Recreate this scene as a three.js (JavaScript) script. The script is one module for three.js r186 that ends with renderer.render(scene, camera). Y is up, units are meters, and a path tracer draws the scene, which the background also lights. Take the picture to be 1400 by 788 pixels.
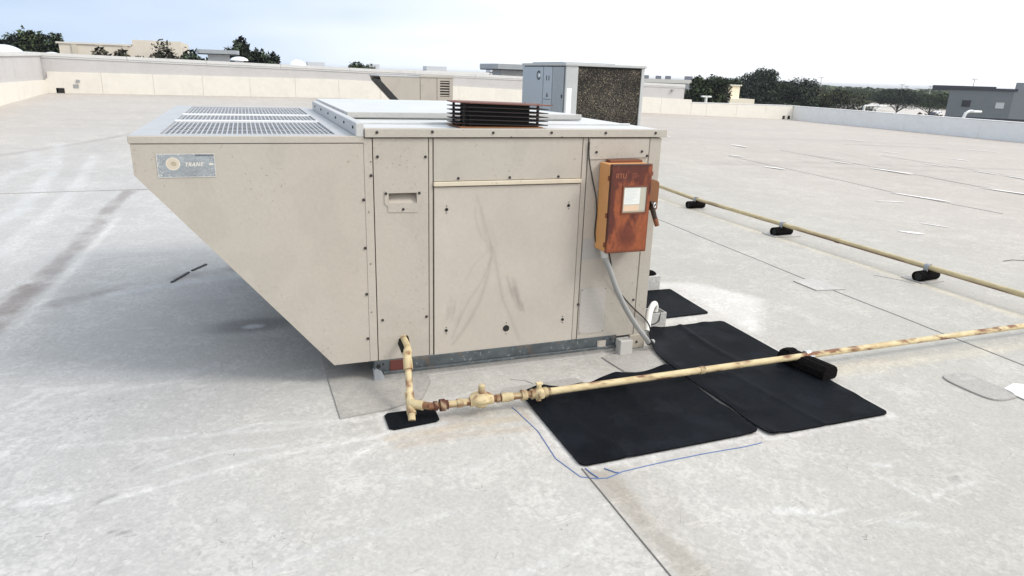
import * as THREE from 'three';
import { mergeGeometries } from 'three/addons/utils/BufferGeometryUtils.js';
import { RoundedBoxGeometry } from 'three/addons/geometries/RoundedBoxGeometry.js';

// ---------------------------------------------------------------- camera, sky, sun, exposure
const scene = new THREE.Scene();
const camera = new THREE.PerspectiveCamera(45.11, 1024 / 576, 0.05, 4000);
camera.position.set(-2.2716, 1.65, 3.5615);
camera.rotation.order = 'YXZ';
camera.rotation.set(-0.29852, -0.36564, 0.03224);
scene.add(camera);

const renderer = new THREE.WebGLRenderer({ antialias: true });
renderer.setSize(1024, 576);
renderer.toneMapping = THREE.LinearToneMapping;
renderer.toneMappingExposure = 1.29;
renderer.shadowMap.enabled = true;

const SUN = new THREE.Vector3(0.56, 0.70, 0.44).normalize();
const sun = new THREE.DirectionalLight(new THREE.Color(1.0, 0.95, 0.87), 1.6);
sun.position.copy(SUN).multiplyScalar(60);
sun.castShadow = true;
sun.shadow.radius = 32;
sun.shadow.mapSize.set(2048, 2048);
Object.assign(sun.shadow.camera, { left: -30, right: 30, top: 30, bottom: -30, near: 1, far: 160 });
scene.add(sun, sun.target);

// ---------------------------------------------------------------- noise
const clamp = (v, a = 0, b = 1) => Math.min(b, Math.max(a, v));
const lerp = (a, b, t) => a + (b - a) * t;
const sstep = (a, b, v) => { const t = clamp((v - a) / (b - a)); return t * t * (3 - 2 * t); };
function rng(seed) { let s = seed >>> 0; return () => { s = (s + 0x6D2B79F5) >>> 0; let t = Math.imul(s ^ (s >>> 15), 1 | s); t = (t + Math.imul(t ^ (t >>> 7), 61 | t)) ^ t; return ((t ^ (t >>> 14)) >>> 0) / 4294967296; }; }
const h3 = (x, y, z) => { let n = Math.imul(x, 374761393) + Math.imul(y, 668265263) + Math.imul(z, 2147483647 ^ 0x5bd1e995); n = Math.imul(n ^ (n >>> 13), 1274126177); return ((n ^ (n >>> 16)) >>> 0) / 4294967296; };
function vn(x, y, z = 0) {
  const xi = Math.floor(x), yi = Math.floor(y), zi = Math.floor(z);
  let u = x - xi, v = y - yi, w = z - zi; u = u * u * (3 - 2 * u); v = v * v * (3 - 2 * v); w = w * w * (3 - 2 * w);
  const a = lerp(lerp(h3(xi, yi, zi), h3(xi + 1, yi, zi), u), lerp(h3(xi, yi + 1, zi), h3(xi + 1, yi + 1, zi), u), v);
  if (w === 0) return a;
  return lerp(a, lerp(lerp(h3(xi, yi, zi + 1), h3(xi + 1, yi, zi + 1), u), lerp(h3(xi, yi + 1, zi + 1), h3(xi + 1, yi + 1, zi + 1), u), v), w);
}
function fbm(x, y, z = 0, o = 4) { let s = 0, a = 0.5, t = 0; for (let i = 0; i < o; i++) { s += a * vn(x, y, z); t += a; a *= 0.5; x = x * 2.03 + 17.1; y = y * 2.03 + 5.7; z = z ? z * 2.03 + 9.2 : 0; } return s / t; }

// ---------------------------------------------------------------- sky (thin bright overcast, paler blue away from the sun)
{
  const W = 1024, H = 512, d = new Float32Array(W * H * 4);
  for (let j = 0; j < H; j++) for (let i = 0; i < W; i++) {
    const ph = ((i + 0.5) / W - 0.5) * 2 * Math.PI, th = ((j + 0.5) / H - 0.5) * Math.PI;
    const x = Math.cos(ph) * Math.cos(th), y = Math.sin(th), z = Math.sin(ph) * Math.cos(th);
    const k = j * 4;
    const hl = Math.hypot(x, z) || 1, dh = (x * SUN.x + z * SUN.z) / (hl * Math.hypot(SUN.x, SUN.z));
    const yy = Math.max(y, 0);
    const u = x / (yy + 0.22), v = z / (yy + 0.22);
    const c = fbm(u * 1.3 + 4, v * 1.3, 2.5, 5), wsp = fbm(u * 0.7 + v * 0.9 + 11, v * 3.1 - u * 1.2, 7.5, 4);
    let t = sstep(-0.88, -0.05, dh + 0.40 * (c - 0.5) + 0.26 * (wsp - 0.5));
    const hz = Math.exp(-yy * 9);
    t = clamp(t + 0.12 * hz);
    const blue = [0.435, 0.56, 0.735], white = [0.86, 0.89, 0.925];
    const s = x * SUN.x + y * SUN.y + z * SUN.z;
    const glow = 0.35 * sstep(0.2, 1.0, s) + 0.12 * sstep(-0.4, 0.6, s);
    const o = (j * W + i) * 4;
    for (let q = 0; q < 3; q++) d[o + q] = y < -0.02 ? 0.35 : lerp(blue[q], white[q], t) + glow * [1, 0.98, 0.94][q];
    d[o + 3] = 1;
  }
  const tex = new THREE.DataTexture(d, W, H, THREE.RGBAFormat, THREE.FloatType);
  tex.mapping = THREE.EquirectangularReflectionMapping; tex.magFilter = THREE.LinearFilter; tex.minFilter = THREE.LinearFilter; tex.wrapS = THREE.RepeatWrapping;
  tex.needsUpdate = true;
  scene.background = tex; scene.environment = tex;
}

// ---------------------------------------------------------------- helpers
const ORG = new Map(), COUNT = new Map();
function numbered(n) { const c = COUNT.get(n) || 0; COUNT.set(n, c + 1); return c ? `${n}_${String(c).padStart(3, '0')}` : n; }
function tag(o, label, category, group, kind) { if (label) o.userData.label = label; if (category) o.userData.category = category; if (group) o.userData.group = group; if (kind) o.userData.kind = kind; return o; }
function thing(name, label, category, p = [0, 0, 0], group, kind) {
  const g = new THREE.Group(); g.name = numbered(name); g.position.set(...p); scene.add(g); ORG.set(g, p);
  return tag(g, label, category, group, kind);
}
const O3 = [0, 0, 0];
function fix(g) { if (g.index) { const n = g.toNonIndexed(); n.name = g.name; return n; } return g; }
function merge(list) {
  const l = list.map(fix); const col = l.some(g => g.attributes.color);
  for (const g of l) {
    for (const k of Object.keys(g.attributes)) if (!['position', 'normal', 'uv', 'color'].includes(k)) g.deleteAttribute(k);
    if (col && !g.attributes.color) g.setAttribute('color', new THREE.BufferAttribute(new Float32Array(g.attributes.position.count * 3).fill(1), 3));
    if (!g.attributes.uv) g.setAttribute('uv', new THREE.BufferAttribute(new Float32Array(g.attributes.position.count * 2), 2));
  }
  return mergeGeometries(l);
}
// a part whose geometry is written in world metres
function part(name, geo, mat, parent, label) {
  if (Array.isArray(geo)) geo = merge(geo);
  const o = ORG.get(parent) || O3; geo.translate(-o[0], -o[1], -o[2]);
  const m = new THREE.Mesh(geo, mat); m.name = name; m.castShadow = m.receiveShadow = true; parent.add(m); ORG.set(m, o);
  if (label) m.userData.label = label;
  return m;
}
// alike small pieces share one geometry
function piece(name, geo, mat, parent, p, rot) { const o = ORG.get(parent) || O3; const m = new THREE.Mesh(geo, mat); m.name = name; m.castShadow = m.receiveShadow = true; m.position.set(p[0] - o[0], p[1] - o[1], p[2] - o[2]); if (rot) m.rotation.set(...rot); parent.add(m); ORG.set(m, p); return m; }
function uvBox(g, s = 1) { // uv in metres by the main direction of each face
  g = fix(g); const P = g.attributes.position, n = P.count, uv = new Float32Array(n * 2);
  const a = new THREE.Vector3(), b = new THREE.Vector3(), c = new THREE.Vector3(), ab = new THREE.Vector3();
  for (let i = 0; i < n; i += 3) {
    a.fromBufferAttribute(P, i); b.fromBufferAttribute(P, i + 1); c.fromBufferAttribute(P, i + 2);
    ab.subVectors(b, a).cross(c.clone().sub(a)); const ax = Math.abs(ab.x), ay = Math.abs(ab.y), az = Math.abs(ab.z);
    [a, b, c].forEach((p, k) => { const q = ax >= ay && ax >= az ? [p.z, p.y] : ay >= az ? [p.x, p.z] : [p.x, p.y]; uv[(i + k) * 2] = q[0] * s; uv[(i + k) * 2 + 1] = q[1] * s; });
  }
  g.setAttribute('uv', new THREE.BufferAttribute(uv, 2)); return g;
}
function bx(x0, x1, y0, y1, z0, z1, r = 0) {
  const w = Math.abs(x1 - x0), h = Math.abs(y1 - y0), d = Math.abs(z1 - z0);
  const g = r ? new RoundedBoxGeometry(w, h, d, 2, Math.min(r, w / 2.01, h / 2.01, d / 2.01)) : new THREE.BoxGeometry(w, h, d);
  g.translate((x0 + x1) / 2, (y0 + y1) / 2, (z0 + z1) / 2); return uvBox(g);
}
const V = (...a) => new THREE.Vector3(...a);
function rod(p, q, r1, r2 = r1, n = 16, hs = 1, open = false) {
  const a = V(...p), b = V(...q), d = b.clone().sub(a), L = d.length();
  const g = new THREE.CylinderGeometry(r2, r1, L, n, hs, open); g.translate(0, L / 2, 0);
  g.applyQuaternion(new THREE.Quaternion().setFromUnitVectors(V(0, 1, 0), d.normalize())); g.translate(a.x, a.y, a.z); return fix(g);
}
function tube(pts, r, seg = 60, n = 10) { return fix(new THREE.TubeGeometry(new THREE.CatmullRomCurve3(pts.map(p => V(...p)), false, 'centripetal'), seg, r, n)); }
function poly(points, z0, z1, holes = []) { // outline in x,y pushed from z0 to z1
  const s = new THREE.Shape(points.map(p => new THREE.Vector2(...p))); for (const h of holes) s.holes.push(new THREE.Path(h.map(p => new THREE.Vector2(...p))));
  const g = new THREE.ExtrudeGeometry(s, { depth: z1 - z0, bevelEnabled: false }); g.translate(0, 0, z0); return uvBox(g);
}
function flat(points, y0, y1) { // outline in x,z raised from y0 to y1
  const s = new THREE.Shape(points.map(p => new THREE.Vector2(p[0], -p[1]))); const g = new THREE.ExtrudeGeometry(s, { depth: y1 - y0, bevelEnabled: false }); g.rotateX(-Math.PI / 2); g.translate(0, y0, 0); return uvBox(g);
}
function rectPath(x0, x1, y0, y1) { return [[x0, y0], [x1, y0], [x1, y1], [x0, y1]]; }
function circPath(cx, cy, r, n = 20, j = 0) { return Array.from({ length: n }, (_, i) => { const a = i / n * Math.PI * 2, q = r * (1 + j * Math.sin(i * 2.7)); return [cx + q * Math.cos(a), cy + q * Math.sin(a)]; }); }
function paint(g, fn) { g = fix(g); const P = g.attributes.position, c = new Float32Array(P.count * 3); for (let i = 0; i < P.count; i++) { const q = fn(P.getX(i), P.getY(i), P.getZ(i)); c[i * 3] = q[0]; c[i * 3 + 1] = q[1]; c[i * 3 + 2] = q[2]; } g.setAttribute('color', new THREE.BufferAttribute(c, 3)); return g; }
function canvasTex(w, h, draw, rx = 1, ry = 1, srgb = true) {
  const c = document.createElement('canvas'); c.width = w; c.height = h; draw(c.getContext('2d'), w, h);
  const t = new THREE.CanvasTexture(c); if (srgb) t.colorSpace = THREE.SRGBColorSpace; t.wrapS = t.wrapT = THREE.RepeatWrapping; t.repeat.set(rx, ry); t.anisotropy = 8; return t;
}
function dataTex(w, h, fn, rx = 1, ry = 1, srgb = true) {
  const d = new Uint8Array(w * h * 4); for (let j = 0; j < h; j++) for (let i = 0; i < w; i++) { const q = fn(i / w, j / h, i, j); const o = (j * w + i) * 4; for (let k = 0; k < 3; k++) d[o + k] = clamp(q[k] ?? q[0]) * 255; d[o + 3] = 255; }
  const t = new THREE.DataTexture(d, w, h); if (srgb) t.colorSpace = THREE.SRGBColorSpace; t.wrapS = t.wrapT = THREE.RepeatWrapping; t.magFilter = THREE.LinearFilter; t.minFilter = THREE.LinearMipmapLinearFilter; t.generateMipmaps = true; t.repeat.set(rx, ry); t.needsUpdate = true; return t;
}
// fbm that repeats every 1 in u and v
function pf(u, v, f, o = 4, s = 0) { let r = 0, a = 0.5, t = 0; for (let i = 0; i < o; i++) { const F = f << i; const x = u * F, y = v * F, xi = Math.floor(x), yi = Math.floor(y); let p = x - xi, q = y - yi; p = p * p * (3 - 2 * p); q = q * q * (3 - 2 * q); const X0 = xi % F, X1 = (xi + 1) % F, Y0 = yi % F, Y1 = (yi + 1) % F, S = s * 31 + i; r += a * lerp(lerp(h3(X0, Y0, S), h3(X1, Y0, S), p), lerp(h3(X0, Y1, S), h3(X1, Y1, S), p), q); t += a; a *= 0.55; } return r / t; }
const lin = (r, g, b) => new THREE.Color().setRGB(r, g, b);
const std = (color, roughness = 0.7, o = {}) => new THREE.MeshStandardMaterial({ color, roughness, ...o });

// ---------------------------------------------------------------- materials
const paintMap = dataTex(1024, 1024, (u, v) => { // chalky beige coat: faint mottling, a few rust specks and runs
  const m = pf(u, v, 3, 5, 1), f = pf(u, v, 110, 2, 2), r = pf(u, v, 120, 2, 3), g = pf(u, v, 5, 3, 6), st = pf(u, v, 7, 3, 5);
  let k = 0.93 + 0.035 * (m - 0.5) + 0.03 * (f - 0.5) - 0.018 * sstep(0.5, 0.62, st); const sp = sstep(0.80, 0.86, r) * sstep(0.42, 0.6, g), pk = 0.012 * (pf(u, v, 2, 2, 7) - 0.5);
  return [k - 0.10 * sp + pk, k * 0.995 - 0.13 * sp - pk * 0.4, k * 0.985 - 0.15 * sp - pk];
}, 0.8, 0.8);
const metalBump = dataTex(512, 512, (u, v) => [0.5 + 0.5 * (pf(u, v, 3, 3, 8) - 0.5) + 0.06 * (pf(u, v, 90, 2, 9) - 0.5)], 0.7, 0.7, false);
const M = {
  beige: std(lin(0.492, 0.452, 0.402), 0.6, { map: paintMap, bumpMap: metalBump, bumpScale: 0.009 }),
  beigeLight: std(lin(0.50, 0.462, 0.415), 0.55, { map: paintMap }),
  cream: std(lin(0.68, 0.60, 0.48), 0.55, { map: paintMap }),
  topSheet: std(lin(0.66, 0.675, 0.69), 0.4, { map: paintMap }),
  casing: std(lin(0.05, 0.05, 0.05), 0.9),
  dark: std(lin(0.012, 0.012, 0.012), 0.8),
  screw: std(lin(0.025, 0.022, 0.02), 0.6),
  wire: std(lin(0.50, 0.51, 0.53), 0.45, { metalness: 0.3 }),
  hoodTop: std(lin(0.50, 0.51, 0.53), 0.5, { map: paintMap }),
};
M.galv = std(lin(1, 1, 1), 0.5, { metalness: 0.25, map: dataTex(512, 512, (u, v) => { const a = pf(u, v, 10, 4, 21), b = pf(u, v, 40, 2, 22), c = pf(u, v, 12, 3, 23); let k = 0.33 + 0.13 * (a - 0.5) + 0.06 * (b - 0.5); const rust = 0.45 * sstep(0.70, 0.78, c), wht = sstep(0.74, 0.8, b) * 0.14; return [k * 0.95 + rust * 0.14 + wht, k * 1.02 + rust * 0.02 + wht, k * 1.06 - rust * 0.05 + wht]; }, 1.6, 1.6) });
// membrane: scuffed, scratched, dirty off-white sheet
const roofTex = (rep, seed, strokes) => canvasTex(2048, 2048, (g, W, H) => {
  const img = g.createImageData(W, H);
  for (let j = 0; j < H; j++) for (let i = 0; i < W; i++) {
    const u = i / W, v = j / H, a = pf(u, v, 5, 5, seed), b = pf(u, v, 40, 4, seed + 1), w2 = Math.abs(pf(u, v, 22, 3, seed + 3) - 0.5);
    const fl = pf(u, v, 150, 3, seed + 11), cl = pf(u, v, 14, 3, seed + 12); let k = 219 + 6 * (a - 0.5) + 11 * (b - 0.5) + 22 * (pf(u, v, 300, 2, seed + 9) - 0.5) + 11 * sstep(0.58, 0.74, fl + 0.9 * (cl - 0.5)) - 4 * sstep(0.60, 0.74, 1 - fl + 0.3 * (b - 0.5)) + 5 * (1 - sstep(0, 0.05, w2)) * sstep(0.42, 0.6, b);
    const o = (j * W + i) * 4; img.data[o] = k; img.data[o + 1] = k; img.data[o + 2] = k; img.data[o + 3] = 255;
  }
  g.putImageData(img, 0, 0);
  const R = rng(seed * 977 + 5); g.lineCap = 'round';
  const stroke = (x, y, L, an, wd, col) => { for (const ox of [0, -W, W]) for (const oy of [0, -H, H]) { if (x + ox < -400 || x + ox > W + 400 || y + oy < -400 || y + oy > H + 400) continue; g.strokeStyle = col; g.lineWidth = wd; g.beginPath(); g.moveTo(x + ox, y + oy); const c = Math.cos(an), s = Math.sin(an), bend = (L * 0.12) * Math.sin(x * 0.7 + y); g.quadraticCurveTo(x + ox + c * L / 2 - s * bend, y + oy + s * L / 2 + c * bend, x + ox + c * L, y + oy + s * L); g.stroke(); } };
  for (let i = 0; i < strokes; i++) { const x = R() * W, y = R() * H, cl = pf(x / W, y / H, 6, 2, seed + 7); if (R() > (cl - 0.36) * 2.2) continue; stroke(x, y, 2 + R() * R() * R() * 26, R() * 6.283, 1.4 + R() * R() * 5, `rgba(255,255,253,${0.06 + R() * 0.30})`); }
  for (let i = 0; i < strokes * 0.12; i++) stroke(R() * W, R() * H, 4 + R() * 30, R() * 6.28, 0.8 + R() * 1.2, `rgba(120,116,110,${0.10 + R() * 0.22})`);
  for (let i = 0; i < 26; i++) { const x = R() * W, y = R() * H; for (let q = 0; q < 7; q++) stroke(x + R() * 40, y + R() * 22, 2 + R() * 6, R() * 6, 1 + R() * 2, `rgba(70,68,64,${0.15 + R() * 0.3})`); }
  for (let i = 0; i < 30; i++) { const x = R() * W, y = R() * H, an = -0.3 + R() * 0.6; for (let q = 0; q < 16; q++) stroke(x + R() * 80, y + R() * 30, 6 + R() * 45, an + (R() - 0.5) * 0.3, 1 + R() * 5, `rgba(255,255,253,${0.14 + R() * 0.26})`); }
}, rep, rep);
const scuff = roofTex(1 / 3.1, 3, 15000);
const scuffBump = dataTex(1024, 1024, (u, v) => [pf(u, v, 12, 5, 41) * 0.6 + pf(u, v, 90, 3, 42) * 0.4], 1 / 1.37, 1 / 1.37, false);
M.roof = std(lin(1, 1, 1), 0.62, { vertexColors: true, map: scuff, bumpMap: scuffBump, bumpScale: 0.0035 });
M.patch = std(lin(0.60, 0.575, 0.545), 0.62, { map: scuff, bumpMap: scuffBump, bumpScale: 0.003 });
M.patchEdge = std(lin(0.30, 0.285, 0.27), 0.8);
M.clean = std(lin(0.80, 0.785, 0.76), 0.55);
const wallMap = dataTex(1024, 1024, (u, v) => { const a = pf(u, v, 3, 4, 51), b = pf(u, v, 30, 3, 52), c = pf(u, v, 7, 2, 53); const k = 0.955 + 0.03 * (a - 0.5) + 0.03 * (b - 0.5) - 0.015 * sstep(0.6, 0.8, c); return [k, k * 0.995, k * 0.98]; }, 0.35, 0.35);
const wallBump = dataTex(512, 512, (u, v) => [pf(u, v, 3, 4, 54)], 0.4, 0.4, false);
M.flash = std(lin(0.77, 0.745, 0.70), 0.55, { map: wallMap, bumpMap: wallBump, bumpScale: 0.02 });
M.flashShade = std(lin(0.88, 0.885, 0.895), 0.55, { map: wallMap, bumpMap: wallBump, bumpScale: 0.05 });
M.wallGrey = std(lin(0.545, 0.535, 0.55), 0.7, { map: wallMap });
M.coping = std(lin(0.66, 0.665, 0.68), 0.45, { map: wallMap, metalness: 0.1 });
M.rubber = new THREE.MeshPhysicalMaterial({ color: lin(0.0115, 0.0135, 0.0175), roughness: 0.62, ior: 1.09, specularIntensity: 0.6, map: dataTex(1024, 1024, (u, v) => { const a = pf(u, v, 4, 5, 65), b = pf(u, v, 90, 2, 66), c = pf(u, v, 9, 4, 67); const d = 0.86 + 0.34 * (a - 0.5) + 0.10 * (b - 0.5) + 0.14 * sstep(0.55, 0.7, c); return [d, d, d * 0.99]; }, 0.7, 0.7), bumpMap: dataTex(512, 512, (u, v) => [pf(u, v, 60, 3, 61)], 2.2, 2.2, false), bumpScale: 0.0012, roughnessMap: dataTex(512, 512, (u, v) => { const k = 0.75 + 0.45 * (pf(u, v, 3, 4, 62) - 0.5); return [k, k, k]; }, 0.9, 0.9, false) });
M.block = new THREE.MeshPhysicalMaterial({ color: lin(0.010, 0.009, 0.009), roughness: 0.65, ior: 1.06, specularIntensity: 0.6, bumpMap: dataTex(256, 256, (u, v) => [pf(u, v, 24, 3, 63)], 4, 4, false), bumpScale: 0.004 });
M.pipe = std(lin(1, 1, 1), 0.6, { vertexColors: true, bumpMap: dataTex(256, 256, (u, v) => [pf(u, v, 20, 3, 64)], 6, 6, false), bumpScale: 0.002 });
M.strap = std(lin(0.34, 0.35, 0.36), 0.4, { metalness: 0.5 });
M.conduit = std(lin(0.33, 0.33, 0.325), 0.45, { metalness: 0.2 });
M.whitePvc = std(lin(0.74, 0.73, 0.70), 0.45);
M.blackCable = std(lin(0.015, 0.015, 0.016), 0.5);

// ---------------------------------------------------------------- the roof
const riseX = x => (x < 1 ? 1 : x > 22 ? 0 : (22 - x) / 21);
function roofY(x, z) { const t = Math.max(0, (-4 - z) / 19.5); return 0.62 * riseX(x) * t * Math.min(1, t * 8 + 0.2 * (t > 0)) ; }
const segD = (px, pz, a, b) => { const dx = b[0] - a[0], dz = b[1] - a[1], t = clamp(((px - a[0]) * dx + (pz - a[1]) * dz) / (dx * dx + dz * dz)); return [Math.hypot(px - a[0] - dx * t, pz - a[1] - dz * t), t]; };
const STREAKS = [ // points, half width, colour, strength, break-up
  { p: [[-3.90, -1.2], [-3.86, -2.6], [-3.80, -5.4], [-3.74, -6.4]], w: 0.075, c: [0.33, 0.29, 0.27], a: 0.75, n: 0.85 },
  { p: [[-4.2, -0.2], [-3.93, -1.3], [-3.87, -2.4]], w: 0.10, c: [0.30, 0.26, 0.24], a: 0.72, n: 0.65 },
  { p: [[-3.74, -1.5], [-3.70, -3.2], [-3.66, -5.0]], w: 0.035, c: [0.80, 0.77, 0.73], a: 0.6, n: 0.7 },
  { p: [[-3.62, -1.9], [-3.2, -2.3], [-2.5, -2.55]], w: 0.09, c: [0.30, 0.265, 0.25], a: 0.65, n: 0.9 },
  { p: [[-3.3, -2.05], [-2.75, -2.25], [-2.3, -2.33]], w: 0.06, c: [0.72, 0.72, 0.73], a: 0.55, n: 0.5 },
  { p: [[-3.15, 0.30], [-2.2, 0.42], [-1.75, 0.43], [-1.2, 0.30]], w: 0.018, c: [0.78, 0.77, 0.75], a: 0.55, n: 0.4 },
  { p: [[-2.9, 0.82], [-2.3, 0.66], [-1.78, 0.62]], w: 0.016, c: [0.80, 0.79, 0.77], a: 0.6, n: 0.4 },
  { p: [[-2.0, 0.86], [-1.85, 0.70], [-1.55, 0.62]], w: 0.02, c: [0.80, 0.79, 0.77], a: 0.5, n: 0.4 },
  { p: [[-1.75, 0.66], [-1.35, 0.64], [-1.06, 0.64]], w: 0.035, c: [0.60, 0.50, 0.37], a: 0.55, n: 0.8 },
  { p: [[-1.72, 0.74], [-1.4, 0.72], [-1.1, 0.76]], w: 0.028, c: [0.56, 0.46, 0.36], a: 0.5, n: 0.8 },
  { p: [[-1.5, 0.32], [-1.0, 0.24], [-0.5, 0.2]], w: 0.06, c: [0.60, 0.56, 0.51], a: 0.35, n: 0.8 },
  { p: [[0.9, 0.66], [1.6, 0.665], [2.9, 0.70]], w: 0.05, c: [0.72, 0.65, 0.52], a: 0.55, n: 0.3 },
  { p: [[0.9, 0.60], [1.4, 0.60]], w: 0.03, c: [0.62, 0.52, 0.42], a: 0.4, n: 0.5 },
  { p: [[3.17, 2.0], [3.19, -0.4], [3.2, -3], [3.25, -6], [3.26, -11]], w: 0.06, c: [0.76, 0.68, 0.53], a: 0.75, n: 0.25 },
  { p: [[3.10, 2.0], [3.12, -0.4], [3.12, -3]], w: 0.03, c: [0.64, 0.58, 0.52], a: 0.3, n: 0.5 },
  { p: [[-0.93, 1.25], [-0.93, 3]], w: 0.065, c: [0.43, 0.38, 0.315], a: 0.8, n: 0.35 },
  { p: [[-0.80, 1.3], [-0.78, 3]], w: 0.10, c: [0.50, 0.46, 0.405], a: 0.45, n: 0.6 },
  { p: [[8.6, -8.05], [10.5, -7.5], [13.4, -6.6], [16, -5.9]], w: 0.12, c: [0.36, 0.32, 0.29], a: 0.45, n: 0.5 },
  { p: [[6.2, -8.0], [8.6, -8.05]], w: 0.25, c: [0.42, 0.37, 0.34], a: 0.35, n: 0.5 },
  { p: [[6.3, -7.9], [9.0, -7.2], [12.6, -6.1]], w: 0.10, c: [0.40, 0.36, 0.32], a: 0.35, n: 0.5 },
  { p: [[11.1, -9.7], [10.2, -7.0], [9.4, -4.7]], w: 0.09, c: [0.42, 0.38, 0.34], a: 0.3, n: 0.6 },
  { p: [[13.2, -11.4], [15.0, -10.9], [15.6, -10.5]], w: 0.12, c: [0.26, 0.23, 0.21], a: 0.5, n: 0.3 },
  { p: [[6.4, -11.8], [9, -12.5], [13, -12.6], [18, -11.2]], w: 0.3, c: [0.44, 0.40, 0.37], a: 0.35, n: 0.7 },
  { p: [[6.4, -14.6], [10, -15.5], [15, -15.8]], w: 0.4, c: [0.46, 0.43, 0.40], a: 0.35, n: 0.7 },
  { p: [[-6.3, -9], [-5.2, -10.9], [-3, -15.4], [0, -17.5]], w: 0.10, c: [0.36, 0.33, 0.31], a: 0.45, n: 0.5 },
  { p: [[-7, -7.2], [-5.5, -8.7], [-4.3, -11.2]], w: 0.5, c: [0.47, 0.45, 0.44], a: 0.3, n: 0.6 },
  { p: [[-4.9, -3.7], [-4.7, -5.5], [-4.9, -8], [-5.4, -11]], w: 0.09, c: [0.76, 0.76, 0.76], a: 0.5, n: 0.6 },
  { p: [[-4.4, -3.5], [-4.35, -6], [-4.6, -9.5]], w: 0.08, c: [0.76, 0.75, 0.74], a: 0.5, n: 0.6 },
  { p: [[-5.6, -6.2], [-5.2, -8.6], [-5.6, -10]], w: 0.09, c: [0.77, 0.77, 0.77], a: 0.45, n: 0.6 },
  { p: [[-3.6, 0.0], [-3.1, -0.25], [-2.7, -0.3]], w: 0.03, c: [0.74, 0.73, 0.72], a: 0.5, n: 0.5 },
  { p: [[-3.2, -0.55], [-2.75, -0.4], [-2.55, -0.45]], w: 0.05, c: [0.72, 0.71, 0.71], a: 0.4, n: 0.6 },
  { p: [[-3.46, -0.22], [-3.38, -0.38]], w: 0.022, c: [0.80, 0.795, 0.78], a: 0.6, n: 0.5 },
  { p: [[-3.4, -0.15], [-3.32, -0.32]], w: 0.02, c: [0.80, 0.795, 0.78], a: 0.6, n: 0.5 },
  { p: [[-3.38, -0.38], [-3.2, -0.34], [-3.06, -0.35]], w: 0.03, c: [0.80, 0.795, 0.78], a: 0.5, n: 0.6 },
  { p: [[-3.18, -0.26], [-3.09, -0.31]], w: 0.016, c: [0.80, 0.795, 0.78], a: 0.6, n: 0.4 },
  { p: [[-3.19, 0.73], [-3.12, 0.72], [-3.04, 0.74]], w: 0.028, c: [0.80, 0.795, 0.78], a: 0.55, n: 0.5 },
  { p: [[-3.2, 0.75], [-3.05, 0.765]], w: 0.012, c: [0.80, 0.795, 0.78], a: 0.6, n: 0.3 },
  { p: [[-2.93, 0.81], [-2.87, 0.78]], w: 0.014, c: [0.40, 0.39, 0.375], a: 0.8, n: 0.5 },
  { p: [[-2.83, 0.6], [-2.81, 0.58]], w: 0.014, c: [0.40, 0.39, 0.375], a: 0.6, n: 0.3 },
  { p: [[-2.85, 1.03], [-2.81, 1.05], [-2.78, 1.06]], w: 0.008, c: [0.2, 0.2, 0.19], a: 0.7, n: 0.9 },
  { p: [[-2.81, 1.265], [-2.79, 1.275]], w: 0.016, c: [0.40, 0.39, 0.375], a: 0.6, n: 0.2 },
  { p: [[-3.38, 0.29], [-3.32, 0.19]], w: 0.03, c: [0.80, 0.795, 0.78], a: 0.4, n: 0.5 },
  { p: [[-2.74, 0.63], [-2.51, 0.56], [-2.23, 0.58]], w: 0.013, c: [0.80, 0.795, 0.78], a: 0.6, n: 0.35 },
  { p: [[-2.47, 0.37], [-2.33, 0.33], [-1.95, 0.41]], w: 0.014, c: [0.80, 0.795, 0.78], a: 0.6, n: 0.3 },
  { p: [[-0.38, 1.69], [-0.32, 1.71], [-0.26, 1.75]], w: 0.022, c: [0.80, 0.795, 0.78], a: 0.7, n: 0.4 },
  { p: [[-0.21, 1.77], [-0.1, 1.78]], w: 0.009, c: [0.80, 0.795, 0.78], a: 0.7, n: 0.3 },
  { p: [[-0.245, 1.685], [-0.235, 1.7]], w: 0.01, c: [0.25, 0.24, 0.23], a: 0.8, n: 0.6 },
  { p: [[0.91, 1.275], [0.93, 1.285]], w: 0.012, c: [0.40, 0.39, 0.375], a: 0.7, n: 0.3 },
  { p: [[0.52, 1.75], [0.57, 1.74]], w: 0.012, c: [0.28, 0.27, 0.26], a: 0.7, n: 0.8 },
  { p: [[0.29, 1.54], [0.36, 1.57]], w: 0.016, c: [0.80, 0.795, 0.78], a: 0.7, n: 0.2 },
  { p: [[0.24, 1.64], [0.26, 1.73], [0.29, 1.84]], w: 0.01, c: [0.80, 0.795, 0.78], a: 0.7, n: 0.3 },
  { p: [[0.34, 1.82], [0.45, 1.79], [0.6, 1.79]], w: 0.011, c: [0.80, 0.795, 0.78], a: 0.5, n: 0.4 },
  { p: [[0.02, 1.89], [0.11, 1.95]], w: 0.025, c: [0.80, 0.795, 0.78], a: 0.45, n: 0.4 },
  { p: [[-1.9, 1.9], [-1.55, 1.72], [-1.2, 1.66]], w: 0.02, c: [0.80, 0.795, 0.78], a: 0.45, n: 0.6 },
  { p: [[-2.5, 1.5], [-2.1, 1.35], [-1.6, 1.3]], w: 0.018, c: [0.80, 0.795, 0.78], a: 0.4, n: 0.7 },
  { p: [[-1.8, 1.0], [-1.5, 1.05], [-1.25, 0.95]], w: 0.016, c: [0.80, 0.795, 0.78], a: 0.45, n: 0.6 },
];
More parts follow.
